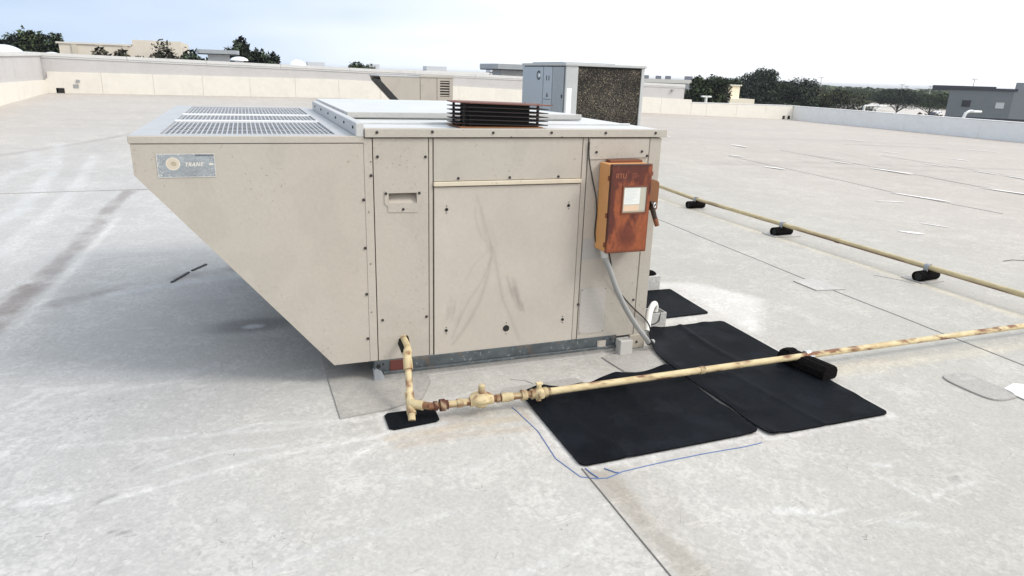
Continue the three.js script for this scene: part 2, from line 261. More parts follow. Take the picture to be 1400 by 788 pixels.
const inPoly = (x, z, P) => { let c = false; for (let i = 0, j = P.length - 1; i < P.length; j = i++) if ((P[i][1] > z) !== (P[j][1] > z) && x < (P[j][0] - P[i][0]) * (z - P[i][1]) / (P[j][1] - P[i][1]) + P[i][0]) c = !c; return c; };
const polyD = (x, z, P) => { let d = 1e9; for (let i = 0, j = P.length - 1; i < P.length; j = i++) d = Math.min(d, segD(x, z, P[j], P[i])[0]); return inPoly(x, z, P) ? -d : d; };
const CLEAN = [[0.75, -1.3], [1.2, -1.15], [1.46, -0.66], [0.92, -0.05], [0.86, -0.3], [0.5, -0.38], [0.2, -0.36], [0.6, -0.46]];
const PADS = [[[-1.0, 0.40], [-1.0, 1.165], [-0.05, 1.145], [-0.02, 0.36]], [[0.0, 0.2], [0.005, 1.19], [0.79, 1.185], [0.83, -0.28], [0.2, -0.28]], [[0.2, -1.09], [0.9, -1.06], [0.84, -0.47], [0.2, -0.45]], [[-1.74, 0.42], [-1.74, 0.6], [-1.48, 0.58], [-1.47, 0.44]]];
function roofColour(x, z) {
  const big = fbm(x * 0.22 + 3, z * 0.3 + 9, 1.5, 4), mid = fbm(x * 1.1, z * 1.5 + 2, 4.5, 4), fine = fbm(x * 5, z * 6, 8.5, 3), str = fbm(x * 0.35 + z * 0.2, z * 2.6 - x * 0.5, 12.5, 4);
  const far = sstep(1.5, 9, x), lft = sstep(-1.2, -3.6, x) * sstep(-12, -4, z);
  const rt = sstep(-1.2, 0.6, x); let c = [lerp(0.620, 0.555, rt), lerp(0.600, 0.533, rt), lerp(0.562, 0.484, rt)];
  c = c.map((v, i) => lerp(v, [0.562, 0.492, 0.437][i], Math.max(0.8 * far, 0.5 * sstep(-4, -16, z))));
  c = c.map((v, i) => lerp(v, [0.585, 0.572, 0.555][i], 0.9 * lft));
  const sheet = h3(Math.floor((x + 1.0) / 3.2), z < -6.45 && x < 0 ? 1 : 0, 5) - 0.5, lap = Math.abs(x - 2.28) < 0.09 && x > 2.24 ? 0.02 : 0; const k = 1 + 0.035 * sheet + lap + 0.11 * (big - 0.5) + 0.07 * (mid - 0.5) + 0.05 * (fine - 0.5) + 0.16 * (str - 0.5);
  c = c.map(v => v * k);
  const mix = (t, q) => { c = c.map((v, i) => lerp(v, q[i], clamp(t))); };
  // ponding silt to the left of the hood
  const pond = sstep(1.15, 0.2, Math.hypot((x + 2.75) / 1.25, (z + 1.05) / 1.0) + 0.5 * (mid - 0.5));
  mix(0.6 * sstep(1.2, 0.3, Math.hypot((x + 2.32) / 0.34, (z + 1.1) / 0.16) + 0.5 * (fine - 0.5)), [0.20, 0.185, 0.175]);
  mix(0.85 * sstep(1.2, 0.6, Math.hypot((x + 2.325) / 0.075, (z + 1.07) / 0.045)), [0.75, 0.75, 0.76]);
  mix(0.22 * sstep(0.52, 0.7, str) * sstep(-2.2, -3, x) * sstep(-3.4, -2.2, z) * sstep(0.8, -0.2, z), [0.36, 0.33, 0.31]);
  // trampled, dusty ground by the curb
  const curb = sstep(0.5, 0.0, Math.abs(z - 0.12) - 0.15) * sstep(-2.1, -1.8, x) * sstep(0.25, -0.1, x);
  mix(0.35 * curb * sstep(0.4, 0.65, fine + 0.3 * (mid - 0.5)), [0.42, 0.39, 0.36]);
  mix(0.45 * sstep(0.32, 0.05, Math.hypot((x + 0.1) / 1.2, z - 0.1)) * sstep(0.4, 0.6, fine), [0.40, 0.35, 0.30]);
  const cd = polyD(x, z, CLEAN); if (cd < 0.2) mix(0.85 * sstep(0.10, -0.05, cd + 0.1 * (mid - 0.5)), [0.80, 0.775, 0.735]);
  for (const P of PADS) { const d = polyD(x, z, P); if (d < 0.2) { mix(0.5 * sstep(0.15, 0.02, d + 0.12 * (fine - 0.5)), [0.58, 0.535, 0.50]); mix(0.75 * sstep(0.045, 0.02, d + 0.02 * (fine - 0.5)), [0.74, 0.72, 0.69]); } }
  for (const s of STREAKS) {
    let best = 9; for (let i = 0; i + 1 < s.p.length; i++) { const a = s.p[i], b = s.p[i + 1]; if (x < Math.min(a[0], b[0]) - 1 || x > Math.max(a[0], b[0]) + 1 || z < Math.min(a[1], b[1]) - 1 || z > Math.max(a[1], b[1]) + 1) continue; best = Math.min(best, segD(x, z, a, b)[0]); }
    if (best < s.w * 2.2) mix(s.a * sstep(1.6, 0.3, best / s.w + (s.w < 0.035 ? 0.9 * (fbm(x * 50, z * 50, 2.5, 2) - 0.5) : 1.5 * (fbm(x * 16, z * 7, 2.5, 3) - 0.5))) * lerp(1, sstep(0.30, 0.62, fbm(x * 5 + 7, z * 3.2, 3.5, 4)), s.n), s.c);
  }
  if (z < -22.6) mix(0.35 * sstep(-22.6, -23.4, z), [0.42, 0.38, 0.35]);
  return c;
}
const roof = thing('roof', 'flat roof of dirty off-white membrane around the rooftop units', 'roof', [0, 0, 0], null, 'structure');
{
  const line = (...z) => { const o = []; for (const [a, b, s] of z) { const n = Math.round((b - a) / s); for (let i = 0; i < n; i++) o.push(a + (b - a) * i / n); } o.push(z[z.length - 1][1]); return o; };
  const X = line([-8.25, -5, 0.12], [-5, 1.6, 0.019], [1.6, 4, 0.045], [4, 22.15, 0.11]), Z = line([-23.55, -12, 0.2], [-12, -4, 0.09], [-4, 2.4, 0.019], [2.4, 6, 0.2]);
  const nx = X.length, nz = Z.length, p = new Float32Array(nx * nz * 3), c = new Float32Array(nx * nz * 3), uv = new Float32Array(nx * nz * 2), idx = [];
  for (let j = 0; j < nz; j++) for (let i = 0; i < nx; i++) {
    const k = j * nx + i, x = X[i], z = Z[j]; p.set([x, roofY(x, z) + 0.006 * (fbm(x * 0.7, z * 0.7, 6.5, 2) - 0.5) * sstep(-2, -5, z), z], k * 3); c.set(roofColour(x, z), k * 3); uv.set([x, -z], k * 2);
    if (i < nx - 1 && j < nz - 1) idx.push(k, k + nx, k + 1, k + 1, k + nx, k + nx + 1);
  }
  const g = new THREE.BufferGeometry(); g.setAttribute('position', new THREE.BufferAttribute(p, 3)); g.setAttribute('color', new THREE.BufferAttribute(c, 3)); g.setAttribute('uv', new THREE.BufferAttribute(uv, 2)); g.setIndex(idx); g.computeVertexNormals();
  const m = new THREE.Mesh(g, M.roof); m.name = 'membrane'; m.receiveShadow = true; roof.add(m); ORG.set(m, O3);
}
// lap seams: the raised edge of one sheet over the next, with the dirt line it collects
function ribbon(pts, w, lift, thick = 0.003) { // a thin strip laid over the roof along points
  const P = [], I = []; const n = pts.length;
  for (let i = 0; i < n; i++) { const a = pts[Math.max(0, i - 1)], b = pts[Math.min(n - 1, i + 1)], L = Math.hypot(b[0] - a[0], b[1] - a[1]) || 1, nx = -(b[1] - a[1]) / L * w / 2, nz = (b[0] - a[0]) / L * w / 2; const [x, z] = pts[i]; for (const [s, h] of [[1, 0], [1, 1], [-1, 1], [-1, 0]]) { const X = x + nx * s, Z = z + nz * s; P.push(X, roofY(X, Z) + lift + (h ? thick : -0.002), Z); } }
  for (let i = 0; i < n - 1; i++) for (let k = 0; k < 3; k++) { const a = i * 4 + k, b = a + 4; I.push(a, b, a + 1, a + 1, b, b + 1); }
  I.push(0, 1, 2, 0, 2, 3); const e = (n - 1) * 4; I.push(e, e + 2, e + 1, e, e + 3, e + 2);
  const g = new THREE.BufferGeometry(); g.setAttribute('position', new THREE.Float32BufferAttribute(P, 3)); g.setIndex(I); const f = g.toNonIndexed(); f.computeVertexNormals(); return uvBox(f);
}
const dense = (pts, s = 0.12, jit = 0) => { const o = []; for (let i = 0; i + 1 < pts.length; i++) { const [a, b] = [pts[i], pts[i + 1]], n = Math.max(1, Math.ceil(Math.hypot(b[0] - a[0], b[1] - a[1]) / s)); for (let k = 0; k < n; k++) { const t = k / n, x = lerp(a[0], b[0], t), z = lerp(a[1], b[1], t); o.push([x + jit * (vn(x * 3, z * 3, 2.5) - 0.5), z + jit * (vn(x * 3 + 40, z * 3, 2.5) - 0.5)]); } } o.push(pts[pts.length - 1]); return o; };
M.seam = std(lin(0.15, 0.14, 0.13), 0.8); M.seamSoft = std(lin(0.27, 0.25, 0.235), 0.8); M.seamPale = std(lin(0.40, 0.375, 0.36), 0.8);
part('lap_seam', ribbon(dense([[-1.0, 1.17], [-1.02, 3.2]], 0.1, 0.008), 0.0042, 0.001), M.seam, roof);
part('lap_seam', ribbon(dense([[2.42, -4.2], [2.40, -3.7], [2.25, -0.85], [2.2, 0.93], [2.19, 3]], 0.2, 0.012), 0.006, 0.001), M.seamSoft, roof);
part('lap_seam', ribbon(dense([[-8.2, -6.2], [-5.1, -6.42], [-3.4, -6.5], [-2, -6.5]], 0.3, 0.03), 0.013, 0.002), M.seamSoft, roof);
for (const [x, z0, z1] of [[7.35, -9, -3], [9.6, -10, -4], [11.72, -9, -5]]) part('lap_seam', ribbon(dense([[x + 0.1, z0], [x + 0.2, z1]], 0.5, 0.05), 0.012, 0.002), M.seamPale, roof);
// laps washed clean and white along the sheets
for (const [a, b, w] of [[[7.43, -4.77], [7.64, -3.87], 0.085], [[9.46, -8.21], [9.56, -7.66], 0.075], [[9.52, -7.16], [9.64, -6.25], 0.12], [[7.15, -7.51], [7.32, -7.10], 0.11], [[9.67, -4.9], [9.80, -4.1], 0.09], [[11.73, -6.62], [11.71, -6.03], 0.08], [[11.75, -6.0], [11.73, -5.3], 0.08], [[9.08, -11.1], [9.07, -10.4], 0.12], [[11.59, -7.65], [11.68, -7.1], 0.07], [[16.3, -10.4], [16.6, -9.5], 0.07], [[13.37, -8.35], [13.38, -7.95], 0.09], [[7.56, -9.1], [7.69, -8.8], 0.10], [[5.67, -2.74], [5.81, -2.43], 0.035], [[4.94, -2.42], [5.12, -2.22], 0.10], [[6.5, -4.19], [6.9, -4.05], 0.05], [[9.86, -9.15], [9.99, -8.3], 0.03], [[12.6, -9.8], [12.8, -9.3], 0.06], [[14.4, -12.8], [14.6, -12.1], 0.08], [[8.2, -13.2], [8.3, -12.6], 0.07], [[5.9, -10.2], [6.0, -9.8], 0.06]]) {
  const n = 10, pts = Array.from({ length: n + 1 }, (_, i) => [lerp(a[0], b[0], i / n), lerp(a[1], b[1], i / n)]), L = [], Rr = [], dx = b[0] - a[0], dz = b[1] - a[1], q = Math.hypot(dx, dz);
  pts.forEach(([x, z], i) => { const t = i / n, ww = w / 2 * Math.pow(Math.sin(Math.PI * clamp(t * 0.9 + 0.05)), 0.7) * (0.75 + 0.5 * vn(i * 0.9, x)), nx = -dz / q * ww, nz = dx / q * ww; L.push([x + nx, z + nz]); Rr.unshift([x - nx, z - nz]); });
  const y = Math.max(roofY(a[0], a[1]), roofY(b[0], b[1])) + 0.004; part('lap_patch', flat([...L, ...Rr], y, y + 0.003), M.clean, roof);
}
// welded cover patches, each with a dirty rim
function patch(P, grow = 0.008, mat = M.patch, lift = 0.004) { const cx = P.reduce((s, p) => s + p[0], 0) / P.length, cz = P.reduce((s, p) => s + p[1], 0) / P.length; const big = P.map(([x, z]) => { const L = Math.hypot(x - cx, z - cz); return [x + (x - cx) / L * grow, z + (z - cz) / L * grow]; }); const y = roofY(cx, cz) + lift; const m = part('cover_patch', flat(P, y, y + 0.004), mat, roof); part('patch_rim', flat(big, y - 0.003, y + 0.001), M.patchEdge, m); return m; }
const oval = (cx, cz, a, b, n = 22, e = 2.6) => Array.from({ length: n }, (_, i) => { const t = i / n * Math.PI * 2, c = Math.cos(t), s = Math.sin(t); return [cx + a * Math.sign(c) * Math.pow(Math.abs(c), 2 / e), cz + b * Math.sign(s) * Math.pow(Math.abs(s), 2 / e)]; });
M.patchTan = std(lin(0.475, 0.452, 0.42), 0.65, { map: scuff });
patch([[-1.955, -0.42], [-1.945, 0.40], [-1.70, 0.37], [-1.51, 0.30], [-1.42, 0.11], [-1.41, 0.012], [-1.7, 0.012], [-1.7, -0.42]], 0.004, M.patchTan);
patch([[-1.09, 0.36], [-1.075, 0.455], [-0.6, 0.36], [-0.62, 0.30], [-1.05, 0.31]], 0.004, M.patchTan);
patch([[-0.33, 0.07], [-0.30, 0.30], [-0.18, 0.37], [0.02, 0.3], [-0.01, 0.05], [-0.12, 0.02]], 0.004, M.patchTan);
patch(oval(1.60, 1.075, 0.115, 0.175, 28, 3.6), 0.005, M.patchTan);
patch([[1.69, 1.15], [1.84, 1.11], [1.98, 1.2], [1.9, 1.5], [1.68, 1.42]], 0.005, M.clean);
patch([[2.10, -1.0], [2.09, -0.72], [2.36, -0.68], [2.33, -1.02]], 0.003, M.patch);
patch([[3.2, -0.86], [3.47, -0.84], [3.46, -0.64], [3.19, -0.63]], 0.003, M.patch); patch([[3.18, -2.72], [3.5, -2.70], [3.5, -2.46], [3.17, -2.48]], 0.003, M.patch);
// blue marker drawn on the membrane around the damaged pad
M.blue = std(lin(0.10, 0.16, 0.33), 0.8);
part('marker_line', ribbon(dense([[-1.09, 0.53], [-1.08, 0.57], [-1.055, 0.80], [-1.076, 1.06], [-1.035, 1.225], [-0.975, 1.258], [-0.93, 1.268], [-0.886, 1.258], [-0.84, 1.245], [-0.6, 1.232], [-0.4, 1.228], [-0.2, 1.232], [-0.07, 1.224]], 0.03, 0.014), 0.0042, 0.0012, 0.0015), M.blue, roof, 'blue marker line drawn on the membrane around the front walkway pad');
part('marker_line', ribbon(dense([[-0.985, 1.175], [-0.978, 1.215], [-0.965, 1.258]], 0.03), 0.004, 0.0032, 0.0015), M.blue, roof);
part('marker_line', ribbon(dense([[-0.905, 1.20], [-0.872, 1.245], [-0.86, 1.25]], 0.03), 0.004, 0.0032, 0.0015), M.blue, roof);
part('crack', ribbon(dense([[4.80, -1.04], [4.95, -1.05], [5.02, -1.0], [5.2, -1.04], [5.5, -1.0]], 0.05), 0.02, 0.001), M.seam, roof);
part('crack', ribbon(dense([[-0.98, 0.20], [-0.90, 0.245], [-0.87, 0.30]], 0.03), 0.005, 0.001), M.seamPale, roof);
part('crack', ribbon(dense([[3.0, -0.98], [3.05, -0.88], [3.1, -0.80], [3.13, -0.66]], 0.03), 0.008, 0.001), M.seamPale, roof);

// loose thin dark strips beside the hood
for (const [a, b, l] of [[[-2.915, -2.258], [-2.806, -2.533], 'thin black strip of debris on the roof, farther from the hood'], [[-2.786, -2.574], [-2.682, -2.763], 'thin black strip of debris lying close to the hood']]) {
  const cx = (a[0] + b[0]) / 2, cz = (a[1] + b[1]) / 2, m = new THREE.Mesh(new RoundedBoxGeometry(Math.hypot(b[0] - a[0], b[1] - a[1]), 0.008, 0.022, 2, 0.003), M.blackCable); m.name = numbered('debris_strip'); m.position.set(cx, 0.006, cz); m.rotation.y = -Math.atan2(b[1] - a[1], b[0] - a[0]); scene.add(m); tag(m, l, 'debris');
}

// ---------------------------------------------------------------- the big rooftop unit
const unit = thing('rooftop_unit', 'large beige rooftop air handler with slanted intake hood, in front of the grey unit', 'air handler', [-0.86, 0, -1.33]);
const screwG = new THREE.CylinderGeometry(0.0065, 0.0085, 0.007, 8); screwG.rotateX(Math.PI / 2);
const tinyG = new THREE.CylinderGeometry(0.003, 0.003, 0.004, 6); tinyG.rotateX(Math.PI / 2);
const sc = (parent, x, y, z = 0.002, g = screwG) => piece('screw', g, M.screw, parent, [x, y, z]);
{
  part('casing', bx(-1.70, -0.012, 0.12, 1.325, -2.65, -0.05), M.casing, unit);
  part('side_panel', bx(-0.012, 0, 0.11, 1.325, -2.66, -0.081, 0.003), M.beige, unit);
  part('back_panel', bx(-1.70, -0.012, 0.12, 1.325, -2.662, -2.65), M.beige, unit);
  part('inner_side_panel', bx(-1.712, -1.70, 0.12, 1.34, -2.66, -0.03), M.beige, unit);
  // front, from the hood to the corner
  const fl = part('hood_flange', bx(-1.728, -1.686, 0.118, 1.322, -0.03, 0.0, 0.002), M.beige, unit);
  for (const [x, y] of [[-1.695, 1.137]]) sc(fl, x, y);
  for (const [x, y] of [[-1.694, 1.207], [-1.712, 0.95], [-1.71, 0.673], [-1.713, 0.404]]) sc(fl, x, y, 0.002, tinyG);
  const np = part('narrow_panel', poly(rectPath(-1.681, -1.398, 0.118, 1.322), -0.03, 0, [rectPath(-1.610, -1.457, 0.990, 1.046), [[-1.575, 0.205], [-1.568, 0.232], [-1.540, 0.252], [-1.517, 0.248], [-1.508, 0.215], [-1.520, 0.150], [-1.552, 0.135], [-1.562, 0.17]]]), M.beige, unit);
  for (const [x, y] of [[-1.66, 1.231], [-1.412, 1.228], [-1.655, 0.352], [-1.411, 0.35]]) sc(np, x, y);
  const hb = part('handle_bracket', poly([[-1.630, 1.056], [-1.440, 1.056], [-1.438, 0.985], [-1.452, 0.968], [-1.455, 0.940], [-1.612, 0.945], [-1.612, 0.975], [-1.630, 0.990]], 0.0005, 0.004, [rectPath(-1.608, -1.460, 0.990, 1.044)]), M.beige, unit);
  for (const [x, y] of [[-1.622, 1.043], [-1.447, 1.041], [-1.533, 0.958]]) sc(hb, x, y, 0.005);
  { const g = new THREE.PlaneGeometry(0.15, 0.07); g.rotateX(-0.75); g.translate(-1.534, 1.012, -0.026); part('recess', [uvBox(g), bx(-1.611, -1.609, 0.985, 1.048, -0.05, -0.001), bx(-1.459, -1.456, 0.985, 1.048, -0.05, -0.001)], M.beige, hb); }
  part('post', bx(-1.393, -1.373, 0.110, 1.322, -0.03, -0.003, 0.002), M.beige, unit);
  const up = part('upper_panel', bx(-1.368, -0.512, 1.099, 1.322, -0.03, 0, 0.002), M.beige, unit);
  for (const [x, y] of [[-1.234, 1.113], [-0.942, 1.112], [-0.651, 1.111]]) sc(up, x, y);
  part('drip_strip', bx(-1.370, -0.510, 1.073, 1.097, -0.03, 0.012, 0.004), M.cream, unit);
  // door with wipe marks and dried run-off
  const doorMap = canvasTex(1024, 1152, (g, W, H) => {
    const im = g.createImageData(W, H); for (let j = 0; j < H; j++) for (let i = 0; i < W; i++) { const u = i / W, v = j / H, k = 236 + 16 * (pf(u, v, 4, 5, 71) - 0.5) + 9 * (pf(u, v, 60, 3, 72) - 0.5), o = (j * W + i) * 4; im.data[o] = k; im.data[o + 1] = k * 0.995; im.data[o + 2] = k * 0.985; im.data[o + 3] = 255; } g.putImageData(im, 0, 0);
    const lc = document.createElement('canvas'); lc.width = 150; lc.height = 168; const l = lc.getContext('2d'), w = 150, h = 168; l.lineCap = 'round';
    const smear = (x, y, len, wd, an, n, al, sd) => { const Q = rng(sd); for (let k = 0; k < n; k++) { const ox = (Q() - 0.5) * wd, oy = (Q() - 0.5) * len * 0.5, L = len * (0.3 + 0.5 * Q()); l.strokeStyle = `rgba(140,132,136,${al * (0.4 + Q())})`; l.lineWidth = 1 + 2.5 * Q(); l.beginPath(); l.moveTo(x * w + ox - Math.sin(an) * (oy - L / 2), y * h + Math.cos(an) * (oy - L / 2)); l.lineTo(x * w + ox - Math.sin(an) * (oy + L / 2), y * h + Math.cos(an) * (oy + L / 2)); l.stroke(); } };
    smear(0.555, 0.64, 34, 9, -0.3, 26, 0.10, 3); smear(0.60, 0.74, 18, 7, -0.3, 12, 0.08, 4); smear(0.11, 0.72, 24, 9, 0.1, 20, 0.07, 5); smear(0.34, 0.26, 34, 14, -0.3, 18, 0.035, 6); smear(0.38, 0.36, 16, 8, 0, 10, 0.05, 7); smear(0.17, 0.78, 20, 8, 0.3, 10, 0.05, 8);
    const run = (pts, wd, al) => { for (const [dw, k] of [[1, 1], [2, 0.6], [3.6, 0.35]]) { l.strokeStyle = `rgba(150,142,142,${al * k})`; l.lineWidth = wd * dw; l.beginPath(); l.moveTo(pts[0][0] * w, pts[0][1] * h); for (let q = 1; q + 1 < pts.length; q += 2) l.quadraticCurveTo(pts[q][0] * w, pts[q][1] * h, pts[q + 1][0] * w, pts[q + 1][1] * h); l.stroke(); } };
    run([[0.39, 0.36], [0.38, 0.50], [0.31, 0.68], [0.22, 0.84], [0.13, 0.93]], 1.8, 0.16); run([[0.38, 0.42], [0.34, 0.56], [0.24, 0.66], [0.16, 0.80], [0.12, 0.90]], 1.2, 0.14); run([[0.40, 0.38], [0.44, 0.56], [0.47, 0.68], [0.55, 0.84], [0.60, 0.95]], 1.8, 0.14); run([[0.28, 0.06], [0.33, 0.20], [0.385, 0.36]], 1.6, 0.12); run([[0.27, 0.12], [0.26, 0.24], [0.34, 0.32]], 1.0, 0.09); run([[0.31, 0.12], [0.32, 0.26], [0.36, 0.36]], 1.0, 0.09); run([[0.38, 0.36], [0.28, 0.42], [0.21, 0.54]], 1.2, 0.08);
    g.imageSmoothingEnabled = true; g.globalAlpha = 0.62; g.drawImage(lc, 0, 0, W, H); g.globalAlpha = 1;
    const R = rng(88); for (let i = 0; i < 130; i++) { g.fillStyle = `rgba(${110 + R() * 40},${90 + R() * 30},${70 + R() * 30},${0.1 + R() * 0.3})`; g.fillRect(R() * W, R() * H, 1.5 + R() * 2, 1.5 + R() * 3); }
  });
  const dg = new RoundedBoxGeometry(0.856, 0.961, 0.03, 2, 0.003); dg.translate(-0.938, 0.5875, -0.015); const dgx = fix(dg); { const P = dgx.attributes.position, uv = new Float32Array(P.count * 2); for (let i = 0; i < P.count; i++) { uv[i * 2] = (P.getX(i) + 1.366) / 0.856; uv[i * 2 + 1] = (P.getY(i) - 0.107) / 0.961; } dgx.setAttribute('uv', new THREE.BufferAttribute(uv, 2)); }
  const door = part('access_panel', dgx, std(lin(0.525, 0.482, 0.432), 0.55, { map: doorMap, bumpMap: metalBump, bumpScale: 0.004 }), unit);
  const latchG = new THREE.CylinderGeometry(0.009, 0.009, 0.004, 14); latchG.rotateX(Math.PI / 2);
  for (const [x, y] of [[-1.298, 0.948], [-0.578, 0.945], [-1.298, 0.256], [-0.577, 0.253]]) { const l = piece('latch', latchG, M.dark, door, [x, y, 0.001]); for (const s of [-1, 1]) piece('screw', tinyG, M.screw, l, [x, y + s * 0.019, 0.0005]); }
  { const h = new THREE.CylinderGeometry(0.0195, 0.0195, 0.003, 24); h.rotateX(Math.PI / 2); const l = piece('access_hole', h, M.dark, door, [-0.937, 0.233, 0.0005]); for (const s of [-1, 1]) piece('screw', tinyG, M.screw, l, [-0.937, 0.233 + s * 0.034, 0.0005]); }
  part('post', bx(-0.507, -0.478, 0.106, 1.322, -0.03, -0.002, 0.002), M.beige, unit);
  const rp = part('electrical_panel', bx(-0.473, -0.083, 0.106, 1.322, -0.03, 0, 0.002), M.beige, unit);
  for (const [x, y] of [[-0.478, 0.339], [-0.099, 0.337]]) sc(rp, x, y);
  part('paint_patch', bx(-0.472, -0.30, 0.62, 0.745, -0.001, 0.0012), std(lin(0.44, 0.425, 0.415), 0.6, { map: paintMap }), rp);
  const st = part('cover_plate', poly([[-0.470, 1.318], [-0.086, 1.318], [-0.086, 1.222], [-0.108, 1.213], [-0.20, 1.211], [-0.468, 1.205]], 0.0005, 0.006), M.beigeLight, unit);
  for (const [x, y] of [[-0.425, 1.245], [-0.131, 1.247], [-0.094, 1.221]]) sc(st, x, y, 0.008);
  part('corner_post', bx(-0.078, 0.0, 0.05, 1.322, -0.08, 0.0, 0.004), M.beige, unit);
  // faded wiring plate: rows of fine print gone illegible
  const plateMap = canvasTex(256, 448, (g, W, H) => { g.fillStyle = '#b3aea8'; g.fillRect(0, 0, W, H); const R = rng(5); for (let y = 10; y < H - 8; y += 7) { let x = 10; while (x < W - 16) { const l = 4 + R() * 26; if (R() < 0.8) { g.fillStyle = `rgba(120,115,112,${0.22 + R() * 0.3})`; g.fillRect(x, y, l, 2); } x += l + 4; } } g.strokeStyle = 'rgba(120,116,112,0.6)'; g.strokeRect(3, 3, W - 6, H - 6); });
  const pg = new THREE.BoxGeometry(0.172, 0.29, 0.002); pg.translate(-0.380, 0.291, 0.0022); const pl = part('data_plate', pg, std(lin(0.95, 0.95, 0.95), 0.5, { map: plateMap }), unit, 'faded grey data plate with rows of worn print');
  for (const [x, y] of [[-0.458, 0.428], [-0.302, 0.428], [-0.458, 0.155], [-0.302, 0.155]]) sc(pl, x, y, 0.004, tinyG);
  // cap and roof sheets of the unit
  const cap = part('top_cap', [bx(-1.722, 0.022, 1.328, 1.371, -0.055, 0.014, 0.003)], M.beigeLight, unit);
  for (const [x, y] of [[-1.662, 1.353], [-1.378, 1.356], [-1.048, 1.352], [-0.711, 1.353], [-0.379, 1.352], [-0.055, 1.352]]) sc(cap, x, y, 0.016);
  for (const x of [-0.945, -0.648]) sc(cap, x, 1.331, 0.014, tinyG);
  part('top_sheet', [bx(-1.722, 0.020, 1.34, 1.368, -0.74, -0.055), bx(-0.17, 0.020, 1.34, 1.368, -2.665, -0.741), bx(-1.70, -0.02, 1.368, 1.380, -0.36, -0.345, 0.003)], M.topSheet, unit);
  part('side_lip', bx(0.0, 0.024, 1.318, 1.366, -2.668, -0.056, 0.004), M.beigeLight, unit);
  part('roof_pan', [flat([[-1.705, -0.745], [-0.17, -0.735], [-0.33, -1.5], [-0.36, -2.66], [-1.705, -2.66]], 1.372, 1.408), bx(-1.70, -0.19, 1.345, 1.366, -2.6, -0.80)], M.topSheet, unit);
  part('pan_lip', bx(-1.708, -0.172, 1.377, 1.4095, -0.744, -0.729, 0.004), std(lin(0.50, 0.50, 0.495), 0.45, { map: paintMap }), unit);
  const lf = part('edge_flange', bx(-1.765, -1.724, 1.328, 1.400, -2.35, 0.004, 0.006), std(lin(0.56, 0.57, 0.58), 0.45, { map: paintMap }), unit);
  { const sg = screwG.clone(); sg.rotateY(-Math.PI / 2); for (const z of [-0.08, -0.42, -0.8, -1.2, -1.65, -2.1]) piece('screw', sg, M.screw, lf, [-1.767, 1.372, z]); }
  // intake hood
  const HP = [[-2.768, 1.297], [-2.765, 1.157], [-1.921, 0.118], [-1.729, 0.118], [-1.729, 1.297]];
  const hs = part('hood_side', poly(HP, -0.016, -0.002), M.beige, unit);
  for (const [x, y] of [[-1.736, 1.013], [-1.736, 0.759], [-1.736, 0.506], [-1.737, 0.253]]) sc(hs, x, y, 0.001);
  part('hood_side', poly(HP, -2.662, -2.648), M.beige, unit);
  part('hood_end', bx(-2.768, -2.755, 1.157, 1.30, -2.648, -0.016), M.beige, unit);
  part('hood_lip', bx(-2.775, -1.724, 1.300, 1.334, -0.03, 0.001, 0.004), M.beigeLight, unit);
  { const a = V(-2.76, 1.157, 0), b = V(-1.925, 0.122, 0), L = a.distanceTo(b), g = new THREE.BoxGeometry(L, 0.012, 2.63); g.rotateZ(Math.atan2(b.y - a.y, b.x - a.x)); g.translate((a.x + b.x) / 2 + 0.02, (a.y + b.y) / 2 + 0.02, -1.332); part('filter_screen', uvBox(g), std(lin(0.10, 0.10, 0.105), 0.8), unit); }
  part('hood_floor', bx(-1.925, -1.715, 0.121, 0.135, -2.648, -0.016), M.galv, unit);
  part('hood_top', [bx(-2.775, -2.655, 1.318, 1.334, -2.665, -0.031), bx(-1.852, -1.768, 1.318, 1.334, -2.665, -0.031), bx(-2.655, -1.852, 1.318, 1.334, -2.665, -2.55), bx(-2.655, -1.852, 1.318, 1.334, -0.10, -0.031)], M.hoodTop, unit);
  part('intake_slat', [-0.5, -1.0, -1.5, -2.0, -2.4].map(z => { const g = new THREE.BoxGeometry(0.86, 0.004, 0.22); g.rotateX(0.5); g.translate(-2.25, 1.27, z); return uvBox(g); }), std(lin(0.05, 0.05, 0.055), 0.8), unit);
  part('inner_liner', bx(-2.70, -1.74, 1.20, 1.21, -2.64, -0.03), M.dark, unit);
  const bars = []; for (let x = -2.645; x < -1.855; x += 0.0235) bars.push(bx(x - 0.0030, x + 0.0030, 1.3235, 1.3285, -2.55, -0.10)); for (let z = -2.52; z < -0.10; z += 0.092) bars.push(bx(-2.655, -1.852, 1.3245, 1.3275, z - 0.008, z + 0.008));
  const gr = part('wire_grille', bars, M.wire, unit);
  for (const z of [-1.02, -1.62]) part('cross_bar', bx(-2.66, -1.848, 1.321, 1.337, z - 0.022, z + 0.022, 0.004), std(lin(0.68, 0.69, 0.70), 0.45), gr);
  // flaking maker's plate
  const nm = canvasTex(512, 224, (g, W, H) => {
    const im = g.createImageData(W, H), R = rng(17); for (let j = 0; j < H; j++) for (let i = 0; i < W; i++) { const u = i / W, v = j / H, a = pf(u, v, 5, 4, 81), b = pf(u, v, 48, 2, 82), edge = Math.min(u, 1 - u, v * 0.6, (1 - v) * 0.6); let k = 150 + 34 * (a - 0.5) + 34 * (b - 0.5), c = [k * 0.96, k * 1.0, k * 1.03]; if (b + 0.25 * a > 0.86 + edge * 1.6) c = [225, 220, 212]; const o = (j * W + i) * 4; im.data[o] = c[0]; im.data[o + 1] = c[1]; im.data[o + 2] = c[2]; im.data[o + 3] = 255; } g.putImageData(im, 0, 0);
    g.fillStyle = 'rgba(60,62,70,0.55)'; g.fillRect(W * 0.66, 8, W * 0.33, 16);
